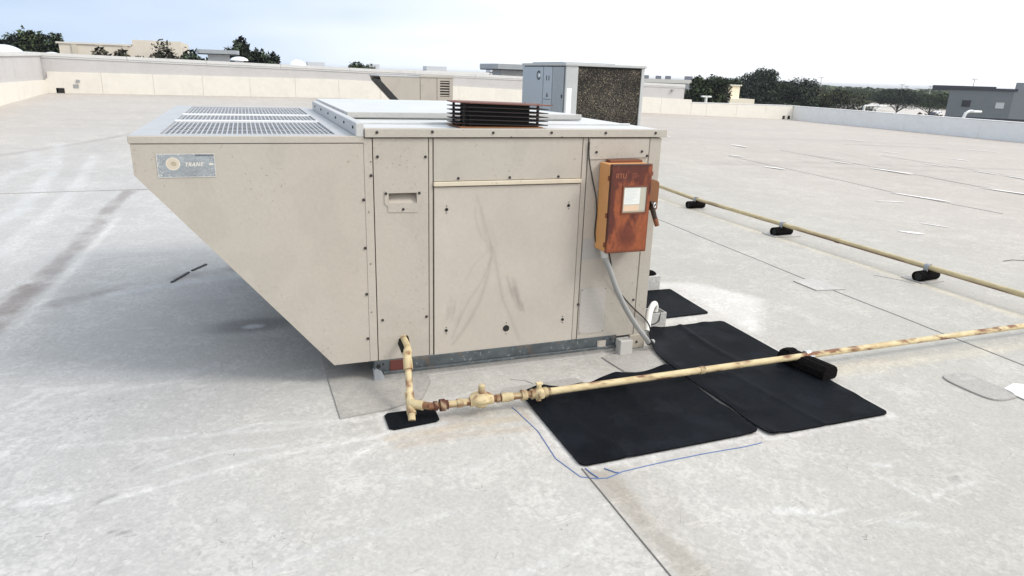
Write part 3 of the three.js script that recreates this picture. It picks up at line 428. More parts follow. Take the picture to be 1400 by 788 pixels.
    g.fillStyle = '#c3b9a8'; g.beginPath(); g.ellipse(W * 0.27, H * 0.42, 58, 56, 0, 0, 7); g.fill(); g.strokeStyle = '#d3c9ba'; g.lineWidth = 9; g.stroke(); g.fillStyle = 'rgba(150,136,110,0.55)'; g.beginPath(); g.ellipse(W * 0.28, H * 0.42, 26, 22, 0.3, 0, 7); g.fill();
    g.fillStyle = '#d6d0c6'; g.font = 'italic bold 52px sans-serif'; g.fillText('TRANE', W * 0.465, H * 0.535); g.fillRect(W * 0.895, H * 0.42, 38, 16);
    for (let i = 0; i < 260; i++) { g.fillStyle = R() < 0.5 ? 'rgba(30,32,36,0.5)' : 'rgba(235,232,226,0.7)'; const x = R() < 0.5 ? R() * 60 : W - R() * 60; g.fillRect(R() < 0.4 ? R() * W : x, R() < 0.5 ? H - R() * 40 : R() * H, 2 + R() * 4, 2 + R() * 4); }
    g.strokeStyle = 'rgba(235,232,228,0.8)'; g.lineWidth = 4; g.strokeRect(2, 2, W - 4, H - 4);
  });
  const ng = new THREE.BoxGeometry(0.246, 0.108, 0.002); ng.translate(-2.544, 1.2, 0.0); part('maker_plate', ng, std(lin(0.95, 0.95, 0.95), 0.5, { map: nm }), unit, 'flaking grey metal plate with round emblem and worn lettering');
  // base rail and curb
  const rail = part('base_rail', [bx(-1.708, -0.20, 0.052, 0.116, -0.045, 0.004, 0.003), bx(-1.66, -0.115, 0.036, 0.053, -0.045, 0.02, 0.003)], M.galv, unit, 'dark galvanised steel rail with rust spots under the panels');
  part('rail_web', bx(-0.20, -0.078, 0.05, 0.116, -0.045, -0.012), M.galv, rail);
  part('painted_stub', bx(-1.622, -1.545, 0.050, 0.114, 0.0045, 0.010, 0.002), std(lin(0.10, 0.022, 0.016), 0.6), rail, 'short dark red painted stretch of the rail');
  for (const [x, y, r] of [[-1.685, 0.085, 0.012], [-1.66, 0.095, 0.006], [-0.24, 0.09, 0.006]]) { const g = new THREE.CylinderGeometry(r, r, 0.004, 14); g.rotateX(Math.PI / 2); piece('bolt_hole', g, M.dark, rail, [x, y, 0.005]); }
  part('repair_blob', flat(oval(-0.305, 0.0, 0.03, 0.012), 0, 0.045).translate(0, 0.045, 0.006), M.beigeLight, rail);
  part('curb', [bx(-1.66, -0.01, -0.01, 0.0365, -2.62, -0.002), flat([[-1.67, -0.01], [0.0, -0.01], [0.02, 0.03], [-1.685, 0.03]], 0.001, 0.008)], M.patch, unit);
  part('curb_end', bx(-1.705, -1.662, -0.01, 0.118, -2.62, -0.02), M.galv, unit);
  part('flashing_fold', poly([[-1.712, 0.06], [-1.70, 0.075], [-1.668, 0.055], [-1.65, 0.005], [-1.71, 0.003]], -0.03, 0.018), std(lin(0.40, 0.42, 0.45), 0.6, { map: scuff }), unit);
  const cf = part('corner_foot', bx(-0.105, 0.004, 0.012, 0.104, -0.06, 0.008, 0.004), std(lin(0.50, 0.45, 0.38), 0.7, { map: paintMap }), unit); sc(cf, -0.055, 0.055, 0.011);
  part('curb_block', bx(-0.205, -0.118, 0.002, 0.098, 0.004, 0.072, 0.006), std(lin(0.50, 0.49, 0.48), 0.6, { map: wallMap }), unit, 'small white wrapped block at the end of the rail');
}
// louvred exhaust vent on the cap: six dark rusty plates on two posts
{
  const rustDark = std(lin(1, 1, 1), 0.7, { vertexColors: true });
  const dk = (x, y, z) => { const n = fbm(x * 14, z * 14 + y * 9, 3.5, 3), t = sstep(0.50, 0.68, n) * 0.9; return [lerp(0.012, 0.10, t), lerp(0.010, 0.030, t), lerp(0.010, 0.018, t)]; };
  const vent = part('exhaust_vent', paint(bx(-1.145, -0.80, 1.368, 1.492, -0.28, -0.10), () => [0.008, 0.008, 0.008]), rustDark, unit, 'dark rusty louvred exhaust vent on the front of the roof edge');
  part('vent_base', paint(bx(-1.21, -0.735, 1.3715, 1.377, -0.33, -0.05, 0.002), (x, y, z) => { const n = fbm(x * 9, z * 30, 2.5, 3); return [0.18 + 0.1 * n, 0.07 + 0.05 * n, 0.03]; }), rustDark, vent);
  for (let k = 0; k < 6; k++) {
    const y = 1.385 + k * 0.0215, top = k === 5, e = top ? 0.045 : 0;
    const P = [[-1.225 - e * 0.3, -0.10], [-1.16, -0.055], [-0.785, -0.055], [-0.685 + e * 0.5, -0.10], [-0.70 + e * 0.4, -0.27], [-0.785, -0.325], [-1.16, -0.325], [-1.225, -0.27]];
    const g = paint(flat(P, 0, top ? 0.006 : 0.004), top ? (x, yy, z) => { const n = fbm(x * 16, z * 20, 5.5, 3); return [lerp(0.10, 0.20, n), lerp(0.045, 0.08, n), lerp(0.035, 0.06, n)]; } : dk); g.rotateZ(-0.02); g.translate(0, y - 0.018, 0); part('fin', g, rustDark, vent);
  }
  for (const [x, z] of [[-1.18, -0.09], [-0.755, -0.09], [-1.18, -0.29], [-0.755, -0.29]]) part('post', paint(bx(x - 0.006, x + 0.006, 1.372, 1.497, z - 0.006, z + 0.006), dk), rustDark, vent);
}
// ---------------------------------------------------------------- disconnect switch on the unit
{
  const sw = thing('disconnect_switch', 'rusted orange electrical disconnect box on the beige unit', 'switch box', [-0.268, 0.68, 0.01]);
  const tan = std(lin(1, 1, 1), 0.6, { vertexColors: true });
  const or = (x, y, z) => { const n = fbm(x * 9 + 3, y * 9, z * 9 + 1.5, 4); return [0.60 + 0.30 * (n - 0.5), 0.295 + 0.20 * (n - 0.5), 0.11 + 0.03 * (n - 0.5)]; };
  part('box', paint(bx(-0.398, -0.142, 0.690, 1.190, 0.006, 0.128, 0.004), or), tan, sw);
  const cov = canvasTex(512, 1024, (g, W, H) => {
    const im = g.createImageData(W, H); for (let j = 0; j < H; j++) for (let i = 0; i < W; i++) {
      const u = i / W, v = j / H, a = pf(u, v, 3, 5, 91), b = pf(u, v, 24, 3, 92), st = pf(u, v * 0.5, 12, 3, 93);
      let t = sstep(0.40, 0.62, a + 0.10 * (b - 0.5) + 0.28 * sstep(0.55, 0.85, v) * sstep(0.25, 0.6, u) - 0.18 * sstep(0.5, 0.1, v) + 0.2 * sstep(0.25, 0.45, v) * sstep(0.6, 0.9, u) - 0.15 * sstep(0.25, 0.05, u) - 0.1 * (v < 0.02));
      t = clamp(t - 0.75 * sstep(0.34, 0.1, Math.hypot((u - 0.44) * 1.1, (v - 0.80) * 1.6) + 0.25 * (a - 0.5)));
      const d = [86, 34, 21], o2 = [144, 76, 42]; const o = (j * W + i) * 4; const k = 1 + 0.24 * (b - 0.5) + 0.12 * (st - 0.5) - 0.25 * sstep(0.05, 0, Math.min(u, 1 - u, v, 1 - v)); for (let q = 0; q < 3; q++) im.data[o + q] = clamp(lerp(d[q], o2[q], t) * k, 0, 255); im.data[o + 3] = 255;
    } g.putImageData(im, 0, 0);
    g.fillStyle = 'rgba(190,120,84,0.75)'; g.font = '76px sans-serif'; g.fillText('RTU', W * 0.11, H * 0.155); g.fillStyle = 'rgba(170,100,70,0.4)'; g.fillRect(W * 0.50, H * 0.10, 70, 14); g.fillRect(W * 0.50, H * 0.125, 90, 12); g.fillRect(W * 0.50, H * 0.145, 60, 10);
  });
  const cg = new RoundedBoxGeometry(0.262, 0.508, 0.022, 3, 0.006); cg.translate(-0.268, 0.940, 0.140); const cx = fix(cg); { const P = cx.attributes.position, uv = new Float32Array(P.count * 2); for (let i = 0; i < P.count; i++) { uv[i * 2] = (P.getX(i) + 0.399) / 0.262; uv[i * 2 + 1] = (P.getY(i) - 0.686) / 0.508; } cx.setAttribute('uv', new THREE.BufferAttribute(uv, 2)); }
  const cover = part('cover', cx, std(lin(0.92, 0.88, 0.84), 0.5, { map: cov, bumpMap: metalBump, bumpScale: 0.002 }), sw, 'rust-brown front cover with lighter orange patches');
  part('label_frame', poly(rectPath(-0.322, -0.158, 0.912, 1.075), 0.151, 0.156, [rectPath(-0.314, -0.166, 0.921, 1.066)]), std(lin(0.16, 0.045, 0.02), 0.6), cover);
  const lm = canvasTex(256, 256, (g, W, H) => { g.fillStyle = '#b9b6a8'; g.fillRect(0, 0, W, H); g.fillStyle = '#e3e4e0'; g.fillRect(14, 12, 170, 160); const R = rng(9); for (let y = 22; y < 164; y += 9) { g.fillStyle = `rgba(140,150,160,${0.25 + R() * 0.3})`; g.fillRect(24, y, 60 + R() * 90, 3); } g.fillStyle = '#dcc0a6'; g.fillRect(14, 182, 168, 58); g.fillStyle = 'rgba(120,110,90,0.35)'; g.fillRect(0, 238, W, 18); g.strokeStyle = 'rgba(90,70,50,0.4)'; g.lineWidth = 6; g.strokeRect(0, 0, W, H); });
  const lg = new THREE.PlaneGeometry(0.150, 0.147); lg.translate(-0.240, 0.9935, 0.1525); part('paper_label', lg, std(lin(0.95, 0.95, 0.95), 0.35, { map: lm }), cover);
  const hg = std(lin(0.16, 0.05, 0.02), 0.6); for (const y of [1.115, 0.905, 0.735]) part('hinge', rod([-0.403, y - 0.013, 0.132], [-0.403, y + 0.013, 0.132], 0.006), hg, sw);
  part('latch', bx(-0.140, -0.124, 1.125, 1.150, 0.120, 0.140, 0.003), hg, sw);
  part('top_flange', bx(-0.36, -0.15, 1.190, 1.205, 0.004, 0.055, 0.003), hg, sw);
  // operating handle on the side
  const hm = std(lin(0.19, 0.078, 0.028), 0.55), arm = part('handle_guard', (() => { const s = new THREE.Shape(); s.moveTo(0, 0.03); s.bezierCurveTo(0.01, 0.09, 0.055, 0.10, 0.075, 0.07); s.lineTo(0.075, -0.075); s.bezierCurveTo(0.05, -0.10, 0.01, -0.08, 0, -0.03); const g = new THREE.ExtrudeGeometry(s, { depth: 0.03, bevelEnabled: true, bevelSize: 0.004, bevelThickness: 0.004, bevelSegments: 2, curveSegments: 10 }); g.rotateY(0.12); g.translate(-0.139, 1.005, 0.085); g.scale(1, 1, 1); return uvBox(g); })(), hm, sw);
  arm.scale.set(1, 1, 1);
  part('handle_lever', [rod([-0.105, 0.945, 0.125], [-0.072, 0.845, 0.135], 0.016, 0.013, 12), rod([-0.115, 0.955, 0.12], [-0.09, 0.955, 0.12], 0.02, 0.02, 12)], std(lin(0.03, 0.018, 0.012), 0.45), sw);
  part('handle_tip', rod([-0.081, 0.875, 0.132], [-0.066, 0.832, 0.137], 0.0155, 0.014, 12), std(lin(0.20, 0.07, 0.03), 0.5), sw);
  part('padlock', new THREE.TorusGeometry(0.014, 0.004, 8, 16).rotateY(0.6).translate(-0.098, 0.955, 0.142), std(lin(0.6, 0.6, 0.62), 0.3, { metalness: 0.7 }), sw);
}
// ---------------------------------------------------------------- conduits, cables, pitch pans beside the corner
{
  const c = thing('flexible_conduit', 'grey flexible conduit hanging from the rusted switch box to the roof', 'conduit', [-0.37, 0.66, 0.08]);
  part('conduit', tube([[-0.372, 0.70, 0.075], [-0.368, 0.655, 0.08], [-0.33, 0.575, 0.085], [-0.275, 0.45, 0.088], [-0.20, 0.32, 0.085], [-0.115, 0.20, 0.082], [-0.03, 0.10, 0.075], [0.02, 0.05, 0.05], [0.07, 0.04, 0.0]], 0.0165, 80, 12), M.conduit, c);
  part('connector', rod([-0.374, 0.69, 0.074], [-0.367, 0.645, 0.081], 0.023, 0.021, 14), std(lin(0.5, 0.5, 0.48), 0.4, { metalness: 0.4 }), c);
  part('end_bushing', rod([-0.005, 0.075, 0.068], [0.035, 0.045, 0.035], 0.021, 0.021, 14), M.blackCable, c);
  const k = thing('thin_cable', 'thin black cable running down beside the grey flexible conduit', 'cable', [-0.35, 0.66, 0.06]);
  part('cable', tube([[-0.335, 0.69, 0.06], [-0.30, 0.60, 0.04], [-0.27, 0.49, 0.02], [-0.20, 0.39, 0.012], [-0.10, 0.285, 0.012], [-0.02, 0.215, 0.012], [0.03, 0.16, 0.0], [0.07, 0.09, -0.03]], 0.0045, 60, 6), M.blackCable, k);
  const k2 = thing('thin_cable', 'thin black cable from under the cover plate to the switch box', 'cable', [-0.46, 1.2, 0.01]);
  part('cable', tube([[-0.478, 1.30, 0.008], [-0.468, 1.20, 0.008], [-0.44, 1.09, 0.01], [-0.41, 0.98, 0.012], [-0.402, 0.90, 0.014], [-0.405, 0.78, 0.012], [-0.392, 0.70, 0.02]], 0.0035, 60, 6), M.blackCable, k2);
  const pan = thing('pitch_pan', 'square white pitch pan with a white conduit bent into it, beside the unit corner', 'pitch pan', [0.31, 0, -0.37]);
  const crk = std(lin(0.62, 0.61, 0.59), 0.65, { map: scuff, bumpMap: scuffBump, bumpScale: 0.01 });
  part('pan', [bx(0.245, 0.365, 0, 0.108, -0.425, -0.418, 0.003), bx(0.245, 0.365, 0, 0.108, -0.315, -0.308, 0.003), bx(0.245, 0.252, 0, 0.108, -0.418, -0.315, 0.003), bx(0.358, 0.365, 0, 0.108, -0.418, -0.315, 0.003)], crk, pan);
  part('sealant', bx(0.252, 0.358, 0.0, 0.102, -0.418, -0.315), std(lin(0.10, 0.10, 0.09), 0.8), pan);
  part('conduit', tube([[0.305, 0.08, -0.366], [0.305, 0.135, -0.362], [0.285, 0.165, -0.345], [0.245, 0.165, -0.31], [0.20, 0.135, -0.265], [0.165, 0.08, -0.22], [0.145, 0.035, -0.19]], 0.020, 60, 12), M.whitePvc, pan, 'white bent conduit');
  part('tie_wire', tube([[0.15, 0.075, -0.195], [0.2, 0.055, -0.27], [0.255, 0.03, -0.305], [0.30, 0.05, -0.302], [0.315, 0.109, -0.31]], 0.0035, 40, 6), M.blackCable, pan);
  const pan2 = thing('pitch_pan', 'small white pitch pan topped with a black cap, behind the white conduit bend', 'pitch pan', [0.73, 0, -1.14]);
  part('pan', bx(0.665, 0.80, 0, 0.125, -1.21, -1.08, 0.006), crk, pan2);
  { const g = new THREE.SphereGeometry(0.07, 14, 8, 0, 6.283, 0, 1.6); g.scale(0.75, 0.42, 0.75); const P = g.attributes.position; for (let i = 0; i < P.count; i++) { const q = 0.8 + 0.5 * vn(P.getX(i) * 30, P.getY(i) * 30, P.getZ(i) * 30 + 4); P.setXYZ(i, P.getX(i) * q, P.getY(i) * q, P.getZ(i) * q); } g.translate(0.735, 0.125, -1.14); g.computeVertexNormals(); part('cap', [fix(g), rod([0.70, 0.13, -1.13], [0.685, 0.165, -1.12], 0.011)], M.block, pan2); }
}

// ---------------------------------------------------------------- walkway pads
function padGeo(fn, lift, nu = 90, nv = 90, th = 0.007) {
  const P = [], UV = [], I = []; const id = (i, j, b) => (b * (nv + 1) + j) * (nu + 1) + i;
  for (let b = 0; b < 2; b++) for (let j = 0; j <= nv; j++) for (let i = 0; i <= nu; i++) { const u = i / nu, v = j / nv, [x, z] = fn(u, v), l = lift(u, v, x, z); P.push(x, 0.004 + l + (b ? 0 : th), z); UV.push(x, z); }
  for (let j = 0; j < nv; j++) for (let i = 0; i < nu; i++) { const a = id(i, j, 0), q = id(i + 1, j, 0), c = id(i, j + 1, 0), d = id(i + 1, j + 1, 0); I.push(a, c, q, q, c, d); const A = id(i, j, 1), Q = id(i + 1, j, 1), C = id(i, j + 1, 1), D = id(i + 1, j + 1, 1); I.push(A, Q, C, Q, D, C); }
  const side = (a, b) => { const n = (nu + 1) * (nv + 1); I.push(a, b, a + n, b, b + n, a + n); };
  for (let i = 0; i < nu; i++) { side(id(i + 1, 0, 0), id(i, 0, 0)); side(id(i, nv, 0), id(i + 1, nv, 0)); } for (let j = 0; j < nv; j++) { side(id(0, j, 0), id(0, j + 1, 0)); side(id(nu, j + 1, 0), id(nu, j, 0)); }
  const g = new THREE.BufferGeometry(); g.setAttribute('position', new THREE.Float32BufferAttribute(P, 3)); g.setAttribute('uv', new THREE.Float32BufferAttribute(UV, 2)); g.setIndex(I); g.computeVertexNormals(); return g;
}
const roundU = (u, v, L, W, r) => { const e = Math.min(v * L, (1 - v) * L); const ins = e < r ? r - Math.sqrt(Math.max(0, r * r - (r - e) * (r - e))) : 0; return lerp(ins / W, 1 - ins / W, u); };
const ease = v => 0.5 - 0.5 * Math.cos(Math.PI * v); // crowds rows towards the rounded ends
const quad = (A, B, C, D, L, W, r) => (u, v) => { v = lerp(v, ease(v), 0.7); u = roundU(u, v, L, W, r); const x = lerp(lerp(A[0], B[0], u), lerp(D[0], C[0], u), v), z = lerp(lerp(A[1], B[1], u), lerp(D[1], C[1], u), v); return [x, z]; };
function addPad(name, label, geo, y) { const c = new THREE.Box3().setFromBufferAttribute(geo.attributes.position).getCenter(V()); geo.translate(-c.x, 0, -c.z); const m = new THREE.Mesh(geo, M.rubber); m.name = numbered(name); m.position.set(c.x, y || 0, c.z); m.castShadow = m.receiveShadow = true; scene.add(m); tag(m, label, 'walkway pad', 'black walkway pads'); return m; }
addPad('walkway_pad', 'black rubber walkway pad with a buckled edge, ringed by the blue marker line', padGeo(quad([-0.998, 0.425], [-0.018, 0.335], [-0.017, 1.146], [-0.998, 1.164], 0.76, 0.95, 0.035), (u, v, x, z) => {
  const back = Math.exp(-v * 7), l = 0.018 * back * (0.6 + 0.9 * Math.sin(u * 13 + 0.4) + 0.6 * Math.sin(u * 7.5 + 2));
  const left = 0.014 * Math.exp(-Math.pow((u - 0.085) / 0.05, 2)) * sstep(0.95, 0.5, v) * (0.7 + 0.4 * Math.sin(v * 8));
  const seam = 0.008 * sstep(0.9, 1, u) * (0.5 + 0.5 * Math.sin(v * 9));
  return Math.max(0, l) + left + seam + 0.006 * Math.pow(vn(x * 3.3, z * 3.3, 5.5), 2) + 0.007 * Math.exp(-Math.pow((u - 0.35 - 0.1 * v) / 0.04, 2)) * (1 - v) + 0.006 * Math.exp(-Math.pow((u - 0.62 + 0.12 * v) / 0.035, 2)) * sstep(0.8, 0.1, v) + 0.005 * Math.exp(-Math.pow((v - 0.5 - 0.15 * u) / 0.05, 2)) * sstep(0.2, 0.6, u) + 0.004 * Math.exp(-Math.pow((u - 0.2 - 0.05 * Math.sin(v * 9)) / 0.03, 2));
}, 120, 90));
addPad('walkway_pad', 'large black rubber walkway pad under the pipe block, between the other pads', padGeo((u, v) => {
  v = lerp(v, ease(v), 0.7); const z0 = -0.285, z1 = 1.188, z = lerp(z0, z1, v);
  const zl = [[-0.285, 0.215], [-0.2, 0.165], [-0.117, 0.118], [0.0, 0.065], [0.12, 0.025], [0.28, -0.006], [0.6, 0.0], [1.188, 0.008]]; let xl = 0; for (let i = 0; i + 1 < zl.length; i++) if (z >= zl[i][0] - 1e-9) { const t = clamp((z - zl[i][0]) / (zl[i + 1][0] - zl[i][0])); xl = lerp(zl[i][1], zl[i + 1][1], t); }
  const xr = lerp(0.826, 0.787, v); const q = roundU(u, v, 1.47, 0.8, 0.04); return [lerp(xl, xr, q), z];
}, (u, v, x, z) => 0.004 * Math.pow(vn(x * 3 + 8, z * 3, 6.5), 2) + 0.012 * Math.exp(-Math.pow(u / 0.10, 2)) * sstep(0.75, 0.4, v) + 0.010 * Math.exp(-Math.pow((u - 0.03) / 0.05, 2)) * (0.5 + 0.5 * Math.sin(v * 21)) * sstep(0.3, 0.5, v) + 0.007 * Math.exp(-Math.pow((u - 0.4 - 0.35 * v) / 0.035, 2)) * sstep(0.7, 0.2, v) + 0.004 * Math.exp(-Math.pow((v - 0.72 - 0.06 * Math.sin(u * 7)) / 0.03, 2)) + 0.004 * Math.exp(-Math.pow((u - 0.25 - 0.2 * v) / 0.03, 2)) * sstep(0.35, 0.7, v) + 0.006 * Math.exp(-Math.pow((u - 0.75) / 0.08, 2)) * Math.exp(-v * 9), 100, 120));
addPad('walkway_pad', 'black rubber walkway pad farthest along the side of the unit', padGeo(quad([0.16, -1.085], [0.885, -1.06], [0.836, -0.462], [0.16, -0.445], 0.62, 0.7, 0.02), (u, v, x, z) => 0.004 * Math.pow(vn(x * 4, z * 4, 7.5), 2)));
{ const g = flat([[-1.735, 0.44], [-1.715, 0.42], [-1.495, 0.425], [-1.478, 0.445], [-1.483, 0.555], [-1.50, 0.572], [-1.715, 0.592], [-1.737, 0.575]], 0, 0.006); const m = addPad('pipe_pad', 'small black rubber pad under the foot of the gas pipe riser', g, 0.004); m.userData.category = 'rubber pad'; delete m.userData.group; }

// ---------------------------------------------------------------- gas pipes
const yel = (rust, sd = 0) => (x, y, z) => { const n = fbm(x * 14 + sd, y * 34 + z * 8, z * 24 + 1.5, 4), f = fbm(x * 40, y * 40, z * 40 + 2.5, 2), t = sstep(0.62 - rust * 0.3, 0.78 - rust * 0.25, n + 0.18 * (f - 0.5)), k = 1 + 0.3 * (f - 0.5); const gm = 0.55 * sstep(0.5, 0.72, fbm(x * 16 + 9, y * 50, z * 40 + 6.5, 3)); return [lerp(lerp(0.64, 0.44, gm), 0.20, t) * k, lerp(lerp(0.525, 0.31, gm), 0.085, t) * k, lerp(lerp(0.31, 0.15, gm), 0.04, t) * k]; };
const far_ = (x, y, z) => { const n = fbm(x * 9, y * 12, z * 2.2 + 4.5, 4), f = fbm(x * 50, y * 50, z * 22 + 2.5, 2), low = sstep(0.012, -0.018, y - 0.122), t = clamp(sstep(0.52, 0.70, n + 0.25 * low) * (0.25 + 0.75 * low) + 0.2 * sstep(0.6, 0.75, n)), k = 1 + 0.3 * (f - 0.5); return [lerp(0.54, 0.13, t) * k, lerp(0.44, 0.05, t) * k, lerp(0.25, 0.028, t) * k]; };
{
  const gp = thing('gas_pipe', 'yellow painted gas pipe with rusty fittings, from the unit across the walkway pads', 'gas pipe', [-1.61, 0, 0.5]);
  const P = (name, g, r0 = 0.15, l) => part(name, paint(Array.isArray(g) ? merge(g) : g, yel(r0 + 0.15, name.length)), M.pipe, gp, l);
  const Z = x => lerp(0.54, 0.56, clamp((x + 1.6) / 0.6)), Y = x => lerp(0.076, 0.083, clamp((x + 1.6) / 2));
  const run = (name, x0, x1, r, rust, n = 18, r2 = r, seg = 1) => P(name, rod([x0, Y(x0), Z(x0)], [x1, Y(x1), Z(x1)], r, r2, n, seg), rust);
  P('stub', tube([[-1.541, 0.236, -0.06], [-1.547, 0.240, 0.10], [-1.560, 0.244, 0.20], [-1.574, 0.240, 0.245]], 0.0175, 30, 14), 0.2);
  P('elbow', [tube([[-1.566, 0.247, 0.215], [-1.575, 0.245, 0.25], [-1.580, 0.215, 0.28]], 0.0225, 16, 14), rod([-1.579, 0.222, 0.273], [-1.583, 0.183, 0.312], 0.0245, 0.0245, 18)], 0.1);
  P('riser', rod([-1.583, 0.185, 0.31], [-1.609, 0.075, 0.462], 0.0175, 0.0175, 18, 14), 0.3);
  P('tee', [rod([-1.604, 0.104, 0.418], [-1.613, 0.035, 0.515], 0.0235, 0.0235, 18, 8), rod([-1.609, 0.072, 0.475], [-1.555, 0.075, 0.52], 0.0235, 0.0235, 18, 4)], 0.25);
  P('drip_cap', rod([-1.613, 0.042, 0.505], [-1.618, 0.012, 0.542], 0.020, 0.018, 18), 0.1);
  P('nipple', rod([-1.566, 0.075, 0.51], [-1.515, 0.0755, 0.54], 0.0185, 0.0185, 16), 0.5);
  const X0 = -1.535;
  run('nipple', X0, -1.44, 0.0165, 0.9);
  { const g = [rod([-1.508, 0.0757, 0.541], [-1.490, 0.0757, 0.541], 0.0255, 0.0255, 8), rod([-1.478, 0.0758, 0.5425], [-1.452, 0.0758, 0.5425], 0.032, 0.032, 8), rod([-1.452, 0.0758, 0.5435], [-1.436, 0.0758, 0.5435], 0.0245, 0.0245, 8)]; part('union', paint(merge(g), (x, y, z) => { const n = fbm(x * 60, y * 60, z * 60 + 1.5, 3), t = sstep(0.62, 0.72, n); return [lerp(0.10, 0.5, t), lerp(0.03, 0.36, t), lerp(0.015, 0.22, t)]; }), M.pipe, gp, 'dark red rusty pipe union'); }
  run('pipe', -1.44, -1.33, 0.0178, 0.3); run('coupling', -1.392, -1.362, 0.0235, 0.35, 8); run('nipple', -1.345, -1.318, 0.0185, 0.95);
  // regulator
  P('regulator', [(() => { const g = new THREE.LatheGeometry([[0, 0], [0.030, 0.0], [0.034, 0.012], [0.036, 0.03], [0.056, 0.034], [0.060, 0.040], [0.060, 0.050], [0.055, 0.055], [0.036, 0.062], [0.022, 0.072], [0.0, 0.073]].map(p => new THREE.Vector2(...p)), 28); g.translate(-1.265, 0.048, Z(-1.265)); return fix(g); })(), rod([-1.325, 0.078, 0.551], [-1.205, 0.079, 0.5535], 0.026, 0.026, 16)], 0.05, 'yellow gas pressure regulator');
  P('regulator_cap', [rod([-1.265, 0.118, 0.552], [-1.265, 0.160, 0.552], 0.0175, 0.0165, 16), rod([-1.265, 0.160, 0.552], [-1.265, 0.166, 0.552], 0.0165, 0.010, 16)], 0.05);
  { const bg = new THREE.CylinderGeometry(0.005, 0.005, 0.024, 6); for (let k = 0; k < 8; k++) { const a = k / 8 * 6.283; const q = bg.clone(); const m = part('bolt', paint(q.translate(-1.265 + 0.053 * Math.cos(a), 0.093, Z(-1.265) + 0.053 * Math.sin(a)), yel(0.1)), M.pipe, gp); void m; } }
  run('nipple', -1.205, -1.155, 0.0175, 0.95); run('hex_nut', -1.188, -1.170, 0.0225, 0.7, 6); run('coupling', -1.160, -1.118, 0.0245, 0.15, 18); run('coupling', -1.118, -1.098, 0.021, 0.1, 18);
  run('pipe', -1.10, -1.035, 0.0178, 0.45); run('union', -1.052, -1.040, 0.031, 0.55, 8); run('union', -1.040, -1.022, 0.0265, 0.2, 8); run('nipple', -1.022, -0.985, 0.0178, 0.75);
  // plug valve
  P('shutoff_valve', [(() => { const g = new THREE.SphereGeometry(0.030, 18, 12); g.scale(1.15, 1.1, 1); g.translate(-0.955, Y(-0.955), 0.56); return fix(g); })(), rod([-1.000, Y(-1), 0.56], [-0.982, Y(-1), 0.56], 0.027, 0.027, 6), rod([-0.930, Y(-1), 0.56], [-0.908, Y(-1), 0.56], 0.027, 0.027, 6), rod([-0.955, 0.08, 0.545], [-0.955, 0.085, 0.610], 0.018, 0.016, 14), rod([-0.955, 0.04, 0.56], [-0.955, 0.128, 0.56], 0.013, 0.013, 12)], 0.12, 'yellow plug valve on the pipe');
  P('valve_stem', [bx(-0.972, -0.938, 0.126, 0.138, 0.548, 0.572, 0.003), bx(-0.967, -0.943, 0.036, 0.046, 0.548, 0.572, 0.003)], 0.1);
  run('hex_nut', -0.906, -0.892, 0.0225, 0.95, 6);
  run('pipe', -0.90, 0.55, 0.0192, 0.08, 18, 0.0192, 60); run('coupling', 0.03, 0.062, 0.0225, 0.2, 18); run('pipe', 0.55, 3.32, 0.0186, 0.42, 16, 0.0186, 160);
  const fp = thing('gas_pipe', 'long weathered tan pipe on black blocks, running away across the open roof', 'gas pipe', [3.335, 0, -4]);
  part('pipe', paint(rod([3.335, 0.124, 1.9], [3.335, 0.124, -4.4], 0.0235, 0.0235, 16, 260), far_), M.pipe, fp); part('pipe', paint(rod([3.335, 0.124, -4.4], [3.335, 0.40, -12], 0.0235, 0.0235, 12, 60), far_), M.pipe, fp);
  for (const z of [-1.75, -5.8]) part('coupling', paint(rod([3.335, 0.124 + Math.max(0, -z - 4.4) * 0.0363, z], [3.335, 0.124 + Math.max(0, -z - 4.4) * 0.0363, z - 0.05], 0.028), far_), M.pipe, fp);
}
// black pipe supports
function strapGeo(r) { const g = new THREE.TorusGeometry(r + 0.003, 0.0035, 6, 20, Math.PI); g.scale(1, 1, 7); return fix(g); }
for (const [x, z, turn, l] of [[3.33, -0.72, 0.10, 'black rubber pipe support under the tan pipe, with its hollow end facing out'], [3.33, -2.58, 0.05, 'black rubber pipe support, the middle one of three under the tan pipe'], [3.33, -4.25, -0.02, 'black rubber pipe support farthest away under the tan pipe']]) {
  const s = thing('pipe_support', l, 'pipe support', [x, roofY(x, z), z], 'black supports under the pipes'); s.rotation.y = turn;
  const o = ORG.get(s), g = new THREE.LatheGeometry([[0.036, -0.105], [0.046, -0.125], [0.0485, -0.12], [0.0495, 0], [0.0485, 0.12], [0.046, 0.125], [0.036, 0.105]].map(p => new THREE.Vector2(...p)), 24); g.rotateZ(Math.PI / 2); g.scale(1, 0.98, 1.1); g.translate(o[0], o[1] + 0.0485, o[2]);
  const b = part('block', fix(g), M.block, s); for (const q of [-1, 1]) part('hollow_end', rod([o[0] + q * 0.08, o[1] + 0.0485, o[2]], [o[0] + q * 0.106, o[1] + 0.0485, o[2]], 0.037), M.dark, b);
  const st = strapGeo(0.0255); st.translate(o[0] + 0.005, o[1] + 0.124, o[2]); const sm = part('strap', [st, bx(o[0] - 0.030, o[0] - 0.020, o[1] + 0.085, o[1] + 0.126, o[2] - 0.022, o[2] + 0.022, 0.002), bx(o[0] + 0.028, o[0] + 0.036, o[1] + 0.085, o[1] + 0.126, o[2] - 0.022, o[2] + 0.022, 0.002)], M.strap, s); void sm;
}
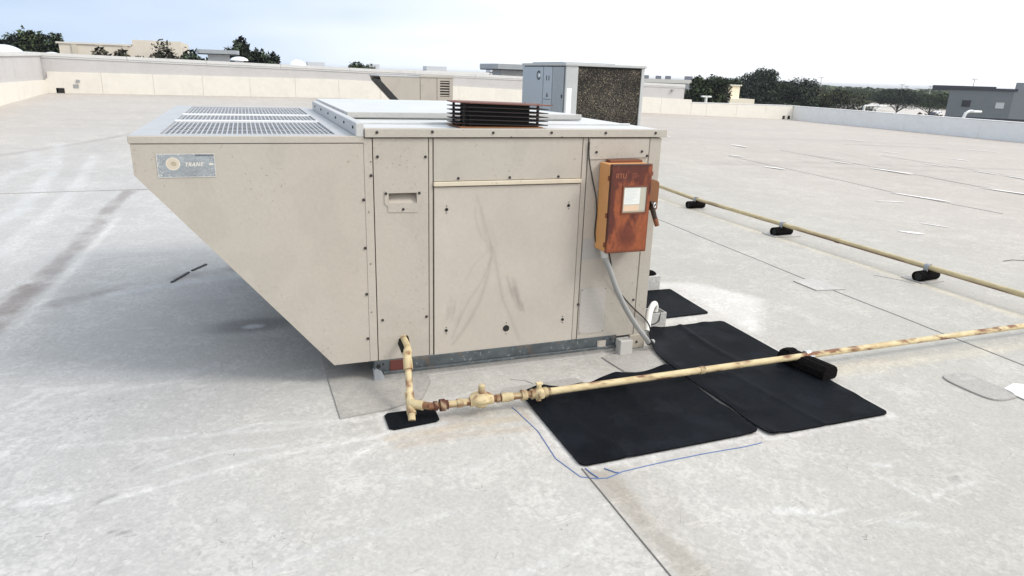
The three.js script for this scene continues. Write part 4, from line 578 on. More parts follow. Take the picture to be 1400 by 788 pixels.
{
  const s = thing('pipe_support', 'black ribbed pipe support lying on the large walkway pad under the yellow pipe', 'pipe support', [0.775, 0.01, 0.59], 'black supports under the pipes'); s.rotation.y = 0.16;
  const oct = [[-0.062, 0.012], [-0.05, 0], [0.05, 0], [0.062, 0.012], [0.062, 0.05], [0.045, 0.072], [0.02, 0.078], [-0.02, 0.078], [-0.045, 0.072], [-0.062, 0.05]].map(p => [p[0] + 0.775, p[1] + 0.01]);
  const b = part('block', poly(oct, 0.425, 0.755), M.block, s);
  for (const [x, y] of [[-0.032, 0.077], [0.0, 0.080], [0.032, 0.077]]) part('rib', bx(0.775 + x - 0.008, 0.775 + x + 0.008, 0.01 + y - 0.006, 0.01 + y + 0.0015, 0.43, 0.75, 0.004), M.block, b);
  part('rib', bx(0.735, 0.815, 0.08, 0.096, 0.445, 0.485, 0.012), M.block, b);
  const st = strapGeo(0.0205); st.rotateY(Math.PI / 2); st.translate(0.82, 0.083, 0.552); part('strap', [st, bx(0.805, 0.835, 0.080, 0.090, 0.575, 0.600, 0.002)], std(lin(0.55, 0.56, 0.57), 0.4, { metalness: 0.5 }), s);
}

// ---------------------------------------------------------------- other rooftop units
{ // grey condensing unit with a clogged coil
  const x0 = 3.89, x1 = 5.71, z0 = -12.25, z1 = -9.85, y0 = roofY(4.5, -11) - 0.02, y1 = 1.905;
  const g = thing('condensing_unit', 'grey metal condensing unit with a large dirt-clogged coil, behind the beige unit', 'condensing unit', [4.8, y0, -11]);
  const gm = std(lin(0.36, 0.395, 0.43), 0.5, { map: paintMap }), gl = std(lin(0.52, 0.545, 0.56), 0.5, { map: paintMap });
  part('casing', bx(x0 + 0.02, x1 - 0.02, y0 + 0.12, y1 - 0.02, z0 + 0.02, z1 - 0.06), M.casing, g);
  part('base', bx(x0 - 0.02, x1 + 0.02, y0, y0 + 0.14, z0, z1, 0.01), gm, g);
  const t = part('top', bx(x0 - 0.03, x1 + 0.03, y1 - 0.05, y1 + 0.005, z0 - 0.02, z1 + 0.025, 0.01), gl, g); part('raised_lid', bx(x0 + 0.1, x1 - 0.5, y1, y1 + 0.03, z0 + 0.3, z1 - 0.4, 0.01), gm, t);
  let pz = z0; const pm = canvasTex(256, 384, (q, W, H) => { q.fillStyle = '#a4adb5'; q.fillRect(0, 0, W, H); q.strokeStyle = '#23282d'; q.lineWidth = 11; q.beginPath(); q.arc(W * 0.80, H * 0.12, 20, 0.4, 5.6); q.stroke(); q.fillStyle = '#e6eaec'; q.beginPath(); q.arc(W * 0.83, H * 0.12, 9, 0, 7); q.fill(); q.fillStyle = '#23282d'; q.fillRect(W * 0.06, H * 0.83, 10, 26); });
  const p2 = canvasTex(256, 640, (q, W, H) => { q.fillStyle = '#a4adb5'; q.fillRect(0, 0, W, H); q.fillStyle = '#2b3035'; for (const x of [0.33, 0.60]) { q.fillRect(W * x, H * 0.12, 26, 42); } q.beginPath(); q.moveTo(W * 0.5, H * 0.34); q.lineTo(W * 0.38, H * 0.41); q.lineTo(W * 0.62, H * 0.41); q.fill(); q.fillRect(W * 0.08, H * 0.44, W * 0.84, 5); for (let r = 0; r < 7; r++) q.fillRect(W * 0.3, H * 0.83 + r * 12, W * (0.3 + 0.12 * ((r * 7) % 3)), 6); });
  for (const [za, zb, nm, mat] of [[-12.25, -11.02, 'door', pm], [-11.0, -10.52, 'control_panel', p2], [-10.50, -9.93, 'door', null]]) { const gg = new RoundedBoxGeometry(0.03, y1 - y0 - 0.22, zb - za - 0.02, 2, 0.005); gg.translate(x0, (y0 + y1) / 2 + 0.04, (za + zb) / 2); let m = gm; const f = fix(gg); if (mat) { const P = f.attributes.position, uv = new Float32Array(P.count * 2); for (let i = 0; i < P.count; i++) { uv[i * 2] = clamp((P.getZ(i) - za) / (zb - za)); uv[i * 2 + 1] = clamp((P.getY(i) - y0 - 0.15) / (y1 - y0 - 0.22)); } f.setAttribute('uv', new THREE.BufferAttribute(uv, 2)); m = std(lin(1, 1, 1), 0.5, { map: mat }); } else uvBox(f); part(nm, f, m, g); }
  part('latch', bx(x0 - 0.03, x0 - 0.014, y0 + 1.05, y0 + 1.12, -10.0, -9.96), M.screw, g);
  part('latch', bx(x0 - 0.05, x0 - 0.014, y0 + 0.55, y0 + 0.66, -12.2, -12.12, 0.01), M.whitePvc, g);
  part('corner_panel', bx(x0 + 0.0, x0 + 0.27, y0 + 0.14, y1 - 0.05, z1 - 0.05, z1, 0.006), gl, g);
  part('warning_label', bx(x0 + 0.03, x0 + 0.14, 0.90, 1.42, z1 + 0.001, z1 + 0.004), std(lin(0.82, 0.82, 0.80), 0.5), g); part('warning_label', bx(x0 + 0.03, x0 + 0.14, 0.83, 0.90, z1 + 0.001, z1 + 0.004), std(lin(0.38, 0.38, 0.37), 0.5), g);
  part('corner_post', bx(x1 - 0.07, x1, y0 + 0.14, y1 - 0.05, z1 - 0.05, z1, 0.006), gl, g);
  const fluff = dataTex(1024, 1024, (u, v) => { const a = pf(u, v, 5, 3, 101), b = pf(u, v, 110, 2, 102), c = pf(u, v, 170, 2, 103); let k = 0.17 + 0.10 * (a - 0.5) + 0.10 * (c - 0.5); const w = sstep(0.60, 0.78, b + 0.18 * (a - 0.5)); return [k * 1.05 + 0.42 * w, k + 0.40 * w, k * 0.92 + 0.35 * w]; }, 0.8, 0.8);
  const fb = dataTex(512, 512, (u, v) => [pf(u, v, 60, 3, 104)], 0.9, 0.9, false);
  const coil = part('coil', bx(x0 + 0.275, x1 - 0.075, y0 + 0.16, y1 - 0.09, z1 - 0.06, z1 - 0.022), std(lin(0.78, 0.74, 0.70), 0.95, { map: fluff, bumpMap: fb, bumpScale: 0.03 }), g, 'coil face matted with dark dirt and pale fluff');
  part('shadow_gap', bx(x0 + 0.272, x1 - 0.072, y1 - 0.09, y1 - 0.051, z1 - 0.06, z1 - 0.03), M.dark, coil);
}
{ // the smaller beige unit farther back, with its own slanted hood
  const z = -12.85, yb = 0.36, g = thing('rooftop_unit', 'small beige rooftop unit with slanted hood, far back near the grey wall', 'air handler', [1.6, 0.28, -13.5]);
  const HP = [[0.65, 1.52], [0.68, 1.42], [1.45, 0.62], [1.57, 0.62], [1.57, 1.52]];
  part('hood_side', poly(HP, z - 0.03, z), M.beige, g); part('hood_side', poly(HP, z - 1.4, z - 1.37), M.beige, g); part('hood_top', bx(0.63, 1.58, 1.52, 1.55, z - 1.42, z + 0.01, 0.01), M.hoodTop, g);
  { const a = V(0.66, 1.43, 0), b = V(1.45, 0.62, 0), q = new THREE.BoxGeometry(a.distanceTo(b), 0.02, 1.34); q.rotateZ(Math.atan2(b.y - a.y, b.x - a.x)); q.translate(1.075, 1.04, z - 0.7); part('filter_screen', uvBox(q), M.casing, g); }
  part('body', bx(1.575, 2.36, yb, 1.53, z - 1.4, z - 0.03), M.casing, g);
  const a = part('access_panel', bx(1.58, 1.97, yb + 0.02, 1.52, z - 0.03, z, 0.004), M.beige, g); for (const y of [0.55, 0.95, 1.35]) piece('screw', screwG, M.screw, a, [1.62, y, z + 0.003]);
  part('access_panel', [bx(1.98, 2.36, yb + 0.02, 1.10, z - 0.03, z, 0.004), bx(1.98, 2.05, 1.10, 1.52, z - 0.03, z), bx(2.28, 2.36, 1.10, 1.52, z - 0.03, z), bx(2.05, 2.28, 1.46, 1.52, z - 0.03, z)], M.beige, g);
  for (let k = 0; k < 6; k++) { const q = new THREE.BoxGeometry(0.23, 0.006, 0.05); q.rotateX(0.6); q.translate(2.165, 1.13 + k * 0.06, z - 0.02); part('louvre', uvBox(q), M.beige, g); }
  part('top', bx(1.57, 2.38, 1.52, 1.57, z - 1.42, z + 0.015, 0.008), M.beigeLight, g); part('curb', bx(1.57, 2.36, 0.2, yb + 0.02, z - 1.4, z - 0.02), M.casing, g);
}

// ---------------------------------------------------------------- walls and parapets round the roof
const copY = x => lerp(1.86, 1.465, (x + 8) / 24), crY = x => roofY(Math.min(x, 21.9), -23.5) + 0.665;
{
  const w = thing('upper_wall', 'long pale grey wall with cream flashing at its foot, across the back of the roof', 'wall', [4, 0.3, -23.7]);
  const prism = (x0, x1, a0, a1, b0, b1, z0, z1) => { // a box whose foot and head slope along x
    const s = new THREE.Shape([[x0, a0], [x1, a1], [x1, b1], [x0, b0]].map(p => new THREE.Vector2(...p))); const g = new THREE.ExtrudeGeometry(s, { depth: z1 - z0, bevelEnabled: false }); g.translate(0, 0, z0); return uvBox(g); };
  part('wall_face', prism(-8.9, 15.95, -7, -7, copY(-8.9) - 0.06, copY(15.95) - 0.06, -24.2, -23.56), M.wallGrey, w);
  for (let k = 0; k < 10; k++) { const a = -8.21 + k * 2.416 - (k ? 0 : 0.7), b = -8.21 + (k + 1) * 2.416 - 0.008; part('coping', prism(a, b, copY(a) - 0.10, copY(b) - 0.10, copY(a), copY(b), -24.25, -23.52), M.coping, w); part('coping_trim', prism(a, b, copY(a) - 0.155, copY(b) - 0.155, copY(a) - 0.103, copY(b) - 0.103, -23.555, -23.538), M.coping, w); }
  for (let k = 0; k < 16; k++) { const a = -8.15 + k * 1.53, b = a + 1.524, p = 0.004 * (k % 2), bend = a < 1 && b > 1 ? [[a, 1], [1, b]] : [[a, b]]; part('flashing_sheet', bend.map(([q, r]) => prism(q, r, roofY(q, -23.5) - 0.03, roofY(r, -23.5) - 0.03, crY(q), crY(r), -23.57, -23.515 + p)), M.flash, w); }
  for (const [x, y] of [[15.3, 1.2], [-7.3, 1.0]]) part('wall_bracket', bx(x - 0.05, x + 0.05, y - 0.03, y + 0.05, -23.53, -23.46, 0.01), M.strap, w);
  part('scupper', bx(-7.95, -7.72, 0.60, 0.78, -23.54, -23.50), M.dark, w, 'dark drain opening at the corner');
  part('overflow_opening', bx(-7.46, -7.30, 0.78, 0.90, -23.515, -23.508), M.strap, w);
  part('end_cap', prism(15.95, 16.35, -7, -7, 0.84, 0.82, -24.2, -23.515), M.flash, w);
  const lp = thing('back_parapet', 'low cream parapet between the end of the grey wall and the far corner', 'parapet', [19, 0, -23.7]);
  for (let k = 0; k < 7; k++) { const a = 16.36 + k * 0.82, b = a + 0.815; part('flashing_sheet', prism(a, b, -0.2, -0.2, lerp(0.70, 0.64, k / 7), lerp(0.70, 0.64, (k + 1) / 7), -23.9, -23.515 + 0.004 * (k % 2)), M.flash, lp); }
  part('wall_face', bx(16.36, 22.4, -7, 0.6, -24.2, -23.9), M.wallGrey, lp); part('coping', prism(16.36, 22.4, 0.70, 0.64, 0.712, 0.652, -24.22, -23.50), M.coping, lp);
  for (const x of [21.55, 21.85]) part('scupper', bx(x - 0.07, x + 0.07, 0.03, 0.19, -23.52, -23.505, 0.01), M.dark, lp);
  const rp = thing('side_parapet', 'low white parapet in shade along the edge of the roof facing the trees', 'parapet', [22.2, 0, -12]);
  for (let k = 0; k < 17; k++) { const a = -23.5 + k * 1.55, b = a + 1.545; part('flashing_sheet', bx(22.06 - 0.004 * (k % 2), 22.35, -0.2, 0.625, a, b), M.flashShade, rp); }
  part('wall_face', bx(22.35, 22.5, -7, 0.61, -23.9, 4), M.wallGrey, rp); part('coping', bx(22.045, 22.52, 0.625, 0.64, -23.9, 4, 0.004), M.coping, rp);
  const lw = thing('upper_wall', 'pale grey wall with a low cream flashing, along the side of the roof by the dome skylight', 'wall', [-8.4, 0.3, -14]);
  const slope = (z0, z1, yt0, yt1, yb0, yb1, x0, x1) => { const sh = new THREE.Shape([[z0, yb0], [z1, yb1], [z1, yt1], [z0, yt0]].map(p => new THREE.Vector2(-p[0], p[1]))); const g = new THREE.ExtrudeGeometry(sh, { depth: x1 - x0, bevelEnabled: false }); g.rotateY(Math.PI / 2); g.translate(x0, 0, 0); return uvBox(g); };
  const ct = z => 1.864 - 0.0155 * (z + 23.5);
  for (let k = 0; k < 9; k++) { const a = -23.52 + k * 3.05, b = a + 3.04; part('coping', slope(a, b, ct(a), ct(b), ct(a) - 0.10, ct(b) - 0.10, -8.92, -8.215), M.coping, lw); part('wall_face', slope(a, b, ct(a) - 0.101, ct(b) - 0.101, -7, -7, -8.9, -8.26), M.wallGrey, lw); }
  for (let k = 0; k < 17; k++) { const a = -23.5 + k * 1.6, b = a + 1.594, f = z => Math.max(0.55, 1.02 - 0.0 * z - Math.max(0, z + 17) * 0.03); part('flashing_sheet', slope(a, b, f(a), f(b), -0.1, -0.1, -8.27, -8.21 + 0.004 * (k % 2)), M.flash, lw); }
  part('corner_flashing', poly([[-8.22, 0.5], [-8.22, 1.03], [-7.98, 1.25], [-7.9, 1.30], [-7.9, 0.5]], -23.515, -23.50), M.flash, lw);
}
// upper roof behind and beside, its skylights and vents
{
  const ur = thing('upper_roof', 'flat roof on the taller part of the building behind the grey wall', 'roof', [0, 1.3, -40], null, 'structure');
  part('deck', [bx(-60, 15.9, 1.1, 1.38, -62, -24.2), bx(-60, -8.9, 1.1, 1.38, -24.2, 4)], M.wallGrey, ur);
  const dm = std(lin(0.72, 0.75, 0.78), 0.25), cb = std(lin(0.55, 0.55, 0.55), 0.6);
  for (const [x, z, r, t, l] of [[-11.9, -33.9, 0.92, 2.22, 'large white dome skylight above the corner of the grey wall'], [-9.4, -30.6, 0.5, 1.95, 'low white dome skylight just behind the coping of the corner'], [0.0, -29.2, 0.44, 1.98, 'white dome skylight over the middle of the long grey wall']]) {
    const s = thing('dome_skylight', l, 'skylight', [x, 1.38, z], 'dome skylights'); const h = t - 1.55; const g = new THREE.SphereGeometry(1, 28, 12, 0, 6.283, 0, Math.PI / 2); g.scale(r, h, r); g.translate(x, 1.55, z); part('dome', g, dm, s); part('curb', bx(x - r, x + r, 1.38, 1.56, z - r, z + r, 0.02), cb, s);
  }
  const vm = std(lin(0.44, 0.46, 0.48), 0.5, { map: paintMap }), vr = std(lin(0.32, 0.35, 0.38), 0.45, { map: paintMap });
  for (const [x, z, w, d, y, ow, l] of [[-3.45, -42.2, 1.15, 1.15, 2.26, 2.25, 'grey hooded roof vent with wide flat cap, beside the trees'], [8.85, -26.6, 1.25, 1.2, 1.86, 2.2, 'grey hooded roof vent with wide flat cap, beside the grey condensing unit']]) {
    const s = thing('hooded_vent', l, 'roof vent', [x, 1.38, z], 'hooded vents on the upper roof'); part('base', bx(x - w / 2, x + w / 2, 1.38, y, z - d / 2, z + d / 2, 0.02), vm, s);
    const g = flat([[x - ow / 2, z - ow / 2 + 0.15], [x - ow / 2 + 0.15, z - ow / 2], [x + ow / 2 - 0.15, z - ow / 2], [x + ow / 2, z - ow / 2 + 0.15], [x + ow / 2, z + ow / 2 - 0.15], [x + ow / 2 - 0.15, z + ow / 2], [x - ow / 2 + 0.15, z + ow / 2], [x - ow / 2, z + ow / 2 - 0.15]], y + 0.0, y + 0.21); part('cap', g, vr, s); part('cap_rim', bx(x - ow / 2 + 0.05, x + ow / 2 - 0.05, y - 0.04, y, z - ow / 2 + 0.05, z + ow / 2 - 0.05), M.casing, s);
  }
  const mv = thing('mushroom_vent', 'round mushroom vent with domed cap between the hooded vent and the trees', 'roof vent', [-2.35, 1.38, -37]);
  part('stack', rod([-2.35, 1.38, -37], [-2.35, 1.95, -37], 0.22), vm, mv); { const g = new THREE.SphereGeometry(0.45, 20, 8, 0, 6.283, 0, 1.57); g.scale(1, 0.45, 1); g.translate(-2.35, 1.9, -37); part('cap', g, dm, mv); }
}

// ---------------------------------------------------------------- street level and beyond
{
  const gmap = dataTex(1024, 1024, (u, v) => { const a = pf(u, v, 6, 5, 111), b = pf(u, v, 60, 3, 112); const t = sstep(0.4, 0.6, a); return [lerp(0.42, 0.52, t) + 0.1 * (b - 0.5), lerp(0.45, 0.48, t) + 0.1 * (b - 0.5), lerp(0.30, 0.38, t) + 0.08 * (b - 0.5)]; }, 1 / 60, 1 / 60);
  const g = new THREE.PlaneGeometry(5000, 5000, 20, 20); g.rotateX(-Math.PI / 2); g.translate(0, -7, 0); const gu = uvBox(g);
  const m = new THREE.Mesh(gu, std(lin(0.62, 0.62, 0.62), 0.95, { map: gmap })); m.name = 'ground'; m.receiveShadow = true; scene.add(m); tag(m, 'flat ground of grass and bare earth far below the roof', 'ground', null, 'structure');
  const lot = thing('parking_lot', 'pale concrete parking lot beyond the trees', 'parking lot', [250, -7, -210], null, 'structure');
  part('paving', flat([[170, -120], [330, -190], [340, -290], [220, -300], [175, -190]], -6.99, -6.95), std(lin(0.50, 0.46, 0.42), 0.9), lot);
  const line = std(lin(0.8, 0.8, 0.8), 0.8); for (let k = 0; k < 14; k++) part('bay_line', flat([[200 + k * 6, -185 - k * 3], [200.3 + k * 6, -185 - k * 3], [203.3 + k * 6, -192 - k * 3], [203 + k * 6, -192 - k * 3]], -6.945, -6.94), line, lot);
  part('kerb', flat([[160, -180], [300, -262], [300, -263], [160, -181]], -6.95, -6.82), std(lin(0.6, 0.6, 0.58), 0.8), lot);
}
// buildings far off
function facade(parent, mat, x0, x1, y0, y1, z0, z1) { part('wall', bx(x0, x1, y0, y1, z0, z1), mat, parent); }
{
  const a = thing('warehouse', 'grey tilt-up warehouse with dark parapet band and two square windows', 'building', [155, -7, -100]);
  // a face turned towards us: built flat along x then turned about its base
  const A = [140.8, -109.72], B = [147.36, -101.37], ang = Math.atan2(B[1] - A[1], B[0] - A[0]);
  const o = new THREE.Matrix4().makeTranslation(A[0], 0, A[1]).multiply(new THREE.Matrix4().makeRotationY(-ang));
  const P = (n, g, m, p = a, l) => part(n, g.applyMatrix4(o), m, p, l);
  const wg = std(lin(0.20, 0.222, 0.25), 0.8, { map: wallMap }), dk = std(lin(0.045, 0.045, 0.06), 0.7), wl = std(lin(0.24, 0.255, 0.27), 0.8);
  P('wall', bx(0.25, 11.7, -7, 1.55, -9, 0), wg); P('base_band', bx(0.75, 30, -7, -4.05, -8.9, 0.08), dk); P('parapet', bx(-0.1, 12.3, 1.55, 1.98, -9, 0.25), dk);
  P('corner_wall', bx(11.7, 30, -7, 1.7, -9, 0.05), wl); P('rooftop_unit', bx(12.1, 15, 1.7, 3.3, -6, -2), wl); P('upper_parapet', bx(-3.4, 9, 1.2, 2.35, -22, -12), dk);
  const w1 = P('window', bx(2.9, 4.5, -1.95, -0.68, -0.05, 0.10), std(lin(0.015, 0.015, 0.025), 0.2)); P('frame', bx(2.85, 4.55, -0.68, -0.6, 0, 0.16), dk, w1);
  const w2 = P('window', bx(9.0, 10.5, -2.05, -0.8, -0.05, 0.10), std(lin(0.58, 0.59, 0.61), 0.3), a, 'pale boarded square window'); P('frame', bx(8.95, 10.55, -0.8, -0.72, 0, 0.16), wl, w2);
  const f = thing('distant_warehouse', 'very long low warehouse far off with boxes on its roof, right of the condensing unit', 'building', [210, -7, -310]);
  const A2 = [175, -330], B2 = [262, -290], an2 = Math.atan2(B2[1] - A2[1], B2[0] - A2[0]), o2 = new THREE.Matrix4().makeTranslation(A2[0], 0, A2[1]).multiply(new THREE.Matrix4().makeRotationY(-an2)), L2 = Math.hypot(B2[0] - A2[0], B2[1] - A2[1]);
  const Q = (n, g, m, p = f) => part(n, g.applyMatrix4(o2), m, p); const wf = std(lin(0.30, 0.31, 0.33), 0.8), wtop = std(lin(0.62, 0.60, 0.57), 0.7);
  Q('wall', bx(0, L2, -7, 0.0, -30, 0), wf); Q('fascia', bx(-0.3, L2, 0.0, 1.8, -30, 0.3), wtop); Q('roof_edge', bx(46, L2, 1.8, 2.4, -30, -10), dk);
  for (const [x, w, h] of [[17, 4.2, 1.7], [25, 2.6, 1.6], [30, 2.6, 1.7], [40, 3.6, 1.8], [53, 3.6, 1.9]]) Q('rooftop_box', bx(x, x + w, 1.8, 1.8 + h, -8, -5), std(lin(0.12, 0.13, 0.16), 0.7));
  const c = thing('cream_building', 'small cream building showing between the two groups of trees', 'building', [71, -7, -92]); c.position.set(71, -7, -92); ORG.set(c, [71, -7, -92]);
  part('wall', [bx(69.7, 71.9, -7, 1.0, -96, -91.5)], std(lin(0.78, 0.70, 0.54), 0.8), c); part('wing', bx(68.2, 73.0, -7, -0.9, -91.5, -89), std(lin(0.72, 0.66, 0.55), 0.8), c); part('door', bx(71.0, 71.9, -7, -2.5, -89, -88.9), std(lin(0.3, 0.28, 0.25), 0.8), c); part('roof', bx(69.5, 72.1, 1.0, 1.2, -96.2, -91.3), std(lin(0.6, 0.56, 0.5), 0.8), c);
  const b = thing('beige_building', 'plain beige building beyond the trees at the end of the upper roof', 'building', [-11, -7, -74]);
  part('wall', [bx(-17.2, -7.4, -7, 3.05, -82, -71), bx(-11.4, -7.4, 3.05, 3.6, -82, -71)], std(lin(0.74, 0.68, 0.60), 0.8, { map: wallMap }), b); part('roof_edge', bx(-17.4, -11.5, 3.05, 3.2, -82.2, -70.9), std(lin(0.66, 0.62, 0.56), 0.8), b); for (const x of [-16, -14, -12]) part('pilaster', bx(x - 0.2, x + 0.2, -7, 3.0, -71, -70.85), std(lin(0.55, 0.50, 0.42), 0.8), b);
  const s = thing('flat_warehouse', 'long white flat-roofed building along the horizon behind the upper roof', 'building', [28, -7, -130]);
  part('wall', bx(4, 62, -7, 1.35, -160, -125), std(lin(0.62, 0.61, 0.60), 0.8, { map: wallMap }), s); part('roof_edge', bx(3.6, 62.3, 1.35, 1.85, -160, -124.7), std(lin(0.74, 0.74, 0.74), 0.7), s); for (const [x, w] of [[9, 3], [20, 2], [31, 4], [44, 3]]) part('rooftop_box', bx(x, x + w, 1.85, 2.7, -136, -133), std(lin(0.4, 0.41, 0.43), 0.7), s);
}
// trees
const leafMats = [[0.040, 0.062, 0.032], [0.056, 0.080, 0.032], [0.078, 0.088, 0.040], [0.085, 0.078, 0.046]].map(c => std(lin(...c), 0.8, { vertexColors: true }));
const barkMat = std(lin(0.07, 0.055, 0.042), 0.95);
function tree(label, x, z, top, rw, seed, mat = 0, opt = {}) {
  const R = rng(seed * 7919 + 13), y0 = opt.y0 ?? -7, H = top - y0, t = thing('tree', label, 'tree', [x, y0, z], opt.group);
  const cl = [], n = opt.clumps ?? 16, cy = y0 + H * (opt.cy ?? 0.62), rh = H * (opt.rh ?? 0.38), lim = [];
  for (let i = 0; i < n; i++) { const a = R() * 6.283, e = Math.asin(lerp(-0.55, 1, R())), q = 0.45 + 0.5 * Math.sqrt(R()); cl.push([x + Math.cos(a) * Math.cos(e) * rw * q, cy + Math.sin(e) * rh * q, z + Math.sin(a) * Math.cos(e) * rw * q, rw * lerp(0.28, 0.5, R()), rh * lerp(0.28, 0.46, R()), 0.45 + 1.0 * R()]); }
  lim.push(rod([x, y0, z], [x + 0.1 * rw, y0 + H * 0.32, z], H * 0.035, H * 0.022, 9), rod([x + 0.1 * rw, y0 + H * 0.31, z], [x, cy + rh * 0.3, z], H * 0.022, H * 0.008, 7));
  for (let i = 0; i < Math.min(8, n); i++) { const c = cl[i]; lim.push(rod([x + 0.08 * rw, y0 + H * (0.22 + 0.1 * R()), z], [lerp(x, c[0], 0.8), lerp(cy, c[1], 0.8), lerp(z, c[2], 0.8)], H * 0.014, H * 0.005, 6)); }
  part('trunk', lim, barkMat, t);
  const N = (opt.leaves ?? 2600) * 4, P = new Float32Array(N * 9), C = new Float32Array(N * 9), Nn = new Float32Array(N * 9), s0 = opt.leaf ?? 0.030; const v = V();
  for (let i = 0; i < N; i++) {
    const c = cl[Math.floor(R() * n)]; v.set(R() * 2 - 1, R() * 2 - 1, R() * 2 - 1).normalize(); const rr = Math.pow(R(), 0.4); const px = c[0] + v.x * c[3] * rr, py = c[1] + v.y * c[4] * rr, pz = c[2] + v.z * c[3] * rr, s = (H * s0) * (0.5 + R()); const k = c[5] * (0.6 + 0.8 * R());
    const d1 = V(R() - 0.5, R() - 0.5, R() - 0.5).normalize().multiplyScalar(s), d2 = V(R() - 0.5, R() - 0.5, R() - 0.5).normalize().multiplyScalar(s);
    P.set([px, py, pz, px + d1.x, py + d1.y, pz + d1.z, px + d2.x, py + d2.y, pz + d2.z], i * 9); const nn = d1.clone().cross(d2).normalize(); if (nn.y < 0) nn.negate(); for (let q = 0; q < 3; q++) { Nn.set([nn.x, nn.y, nn.z], i * 9 + q * 3); C.set([k, k * (0.97 + 0.06 * R()), k], i * 9 + q * 3); }
  }
  const g = new THREE.BufferGeometry(); g.setAttribute('position', new THREE.BufferAttribute(P, 3)); g.setAttribute('normal', new THREE.BufferAttribute(Nn, 3)); g.setAttribute('color', new THREE.BufferAttribute(C, 3)); g.setAttribute('uv', new THREE.BufferAttribute(new Float32Array(N * 6), 2));
  part('crown', g, leafMats[mat], t); return t;
}
tree('dark tree at the very edge of the picture behind the large dome skylight', -26.2, -90, 4.6, 2.6, 1, 0);
tree('bushy green tree just past the large dome skylight', -22.9, -89, 3.7, 2.6, 2, 1);
tree('bushy green tree standing against the end of the beige building', -20.6, -88, 3.6, 2.2, 3, 1);
tree('low dark tree tucked under the taller ones beside the beige building', -18.6, -86, 2.3, 2.2, 23, 0, { leaves: 1600 });
tree('thin brownish tree before the beige building, nearer the dome skylights', -12.6, -67, 2.55, 1.7, 4, 3, { leaves: 1500 });
tree('sparse brown-green tree before the middle of the beige building', -9.3, -67, 2.85, 2.1, 5, 3, { leaves: 1300, leaf: 0.024 });
tree('dark green tree behind the hooded roof vent with wide cap', -6.6, -72, 2.8, 2.6, 6, 0);
tree('dark tree between the hooded vent and the mushroom vent', -2.2, -82, 4.0, 1.6, 7, 0, { rh: 0.40 });
tree('rounded dark tree beyond the mushroom vent', 0.3, -82, 3.2, 1.9, 8, 0);
tree('small rounded green tree over the long grey wall, standing alone', 14.3, -102.4, 2.8, 2.3, 9, 1);
tree('dark tree peeping over the grey wall near the hooded vent', 34.5, -99, 2.1, 2.0, 10, 0, { leaves: 1400 });
tree('bushy olive tree between the grey wall and the cream building', 54.6, -76.2, 1.9, 3.0, 11, 1, { leaves: 4200, clumps: 22 });
tree('low dark green tree right against the end of the grey wall', 50.8, -79.0, 0.2, 2.4, 12, 0, { leaves: 2600 });
tree('dark live oak standing just beside the cream building', 82.2, -111, 2.0, 5.0, 13, 0, { leaves: 5200, clumps: 26, cy: 0.52, rh: 0.46 });
tree('large dark live oak in the middle of the clump by the far roof corner', 88.8, -108.5, 3.3, 5.6, 14, 0, { leaves: 6200, clumps: 30, cy: 0.54, rh: 0.45 });
tree('dark live oak of the clump whose crown leans towards the parking lot', 95.2, -105, 2.9, 5.0, 15, 0, { leaves: 5200, clumps: 26, cy: 0.52, rh: 0.46 });
tree('olive-brown tree at the edge of the clump, next to the parking lot', 102.3, -101, 0.6, 4.8, 16, 2, { leaves: 4600, clumps: 24, cy: 0.52, rh: 0.46 });
tree('far tree on the other side of the parking lot, with an olive crown', 192, -207, 1.4, 8.5, 17, 2, { leaves: 3200, cy: 0.55, rh: 0.44 });
tree('far tree on the other side of the parking lot, hazy dark green', 212, -200, 0.8, 9.5, 18, 1, { leaves: 3200, cy: 0.55, rh: 0.44 });
tree('far tree at the end of the parking lot before the spreading oaks', 262, -238, 0.4, 11, 19, 1, { leaves: 2600, cy: 0.55, rh: 0.44 });
tree('wide spreading live oak by the parking lot, with a bare forked trunk', 170.5, -148.5, 0.5, 7.2, 20, 0, { leaves: 5200, clumps: 28, cy: 0.70, rh: 0.32 });
tree('wide spreading live oak standing between the forked oak and the grey warehouse', 180.0, -146, 0.1, 8.6, 21, 1, { leaves: 6600, clumps: 32, cy: 0.66, rh: 0.36 });
tree('tall green tree close against the grey warehouse wall', 190, -139, 1.3, 5.6, 22, 1, { leaves: 3600, cy: 0.56, rh: 0.42 });
{ // far woods on the horizon, one mass
  const R = rng(77), N = 26000, P = new Float32Array(N * 9), C = new Float32Array(N * 9); for (let i = 0; i < N; i++) { const a = -0.75 + R() * 1.75, D = 430 + R() * 60, hgt = 5.5 + 3.6 * fbm(a * 40, 3.3, 1.5, 3), x = Math.sin(a) * D, z = -Math.cos(a) * D, y = -7 + Math.pow(R(), 0.7) * hgt, s = 2.2, k = 0.7 + 0.7 * R(); for (let q = 0; q < 3; q++) { P.set([x + (R() - 0.5) * s * 2, y + (R() - 0.5) * s, z + (R() - 0.5) * s * 2], i * 9 + q * 3); C.set([k, k, k], i * 9 + q * 3); } }
  const g = new THREE.BufferGeometry(); g.setAttribute('position', new THREE.BufferAttribute(P, 3)); g.setAttribute('color', new THREE.BufferAttribute(C, 3)); g.computeVertexNormals(); const m = new THREE.Mesh(g, leafMats[1]); m.name = 'woods'; m.castShadow = true; scene.add(m); tag(m, 'far woods along the horizon beyond the parking lot', 'woods', null, 'stuff');
}
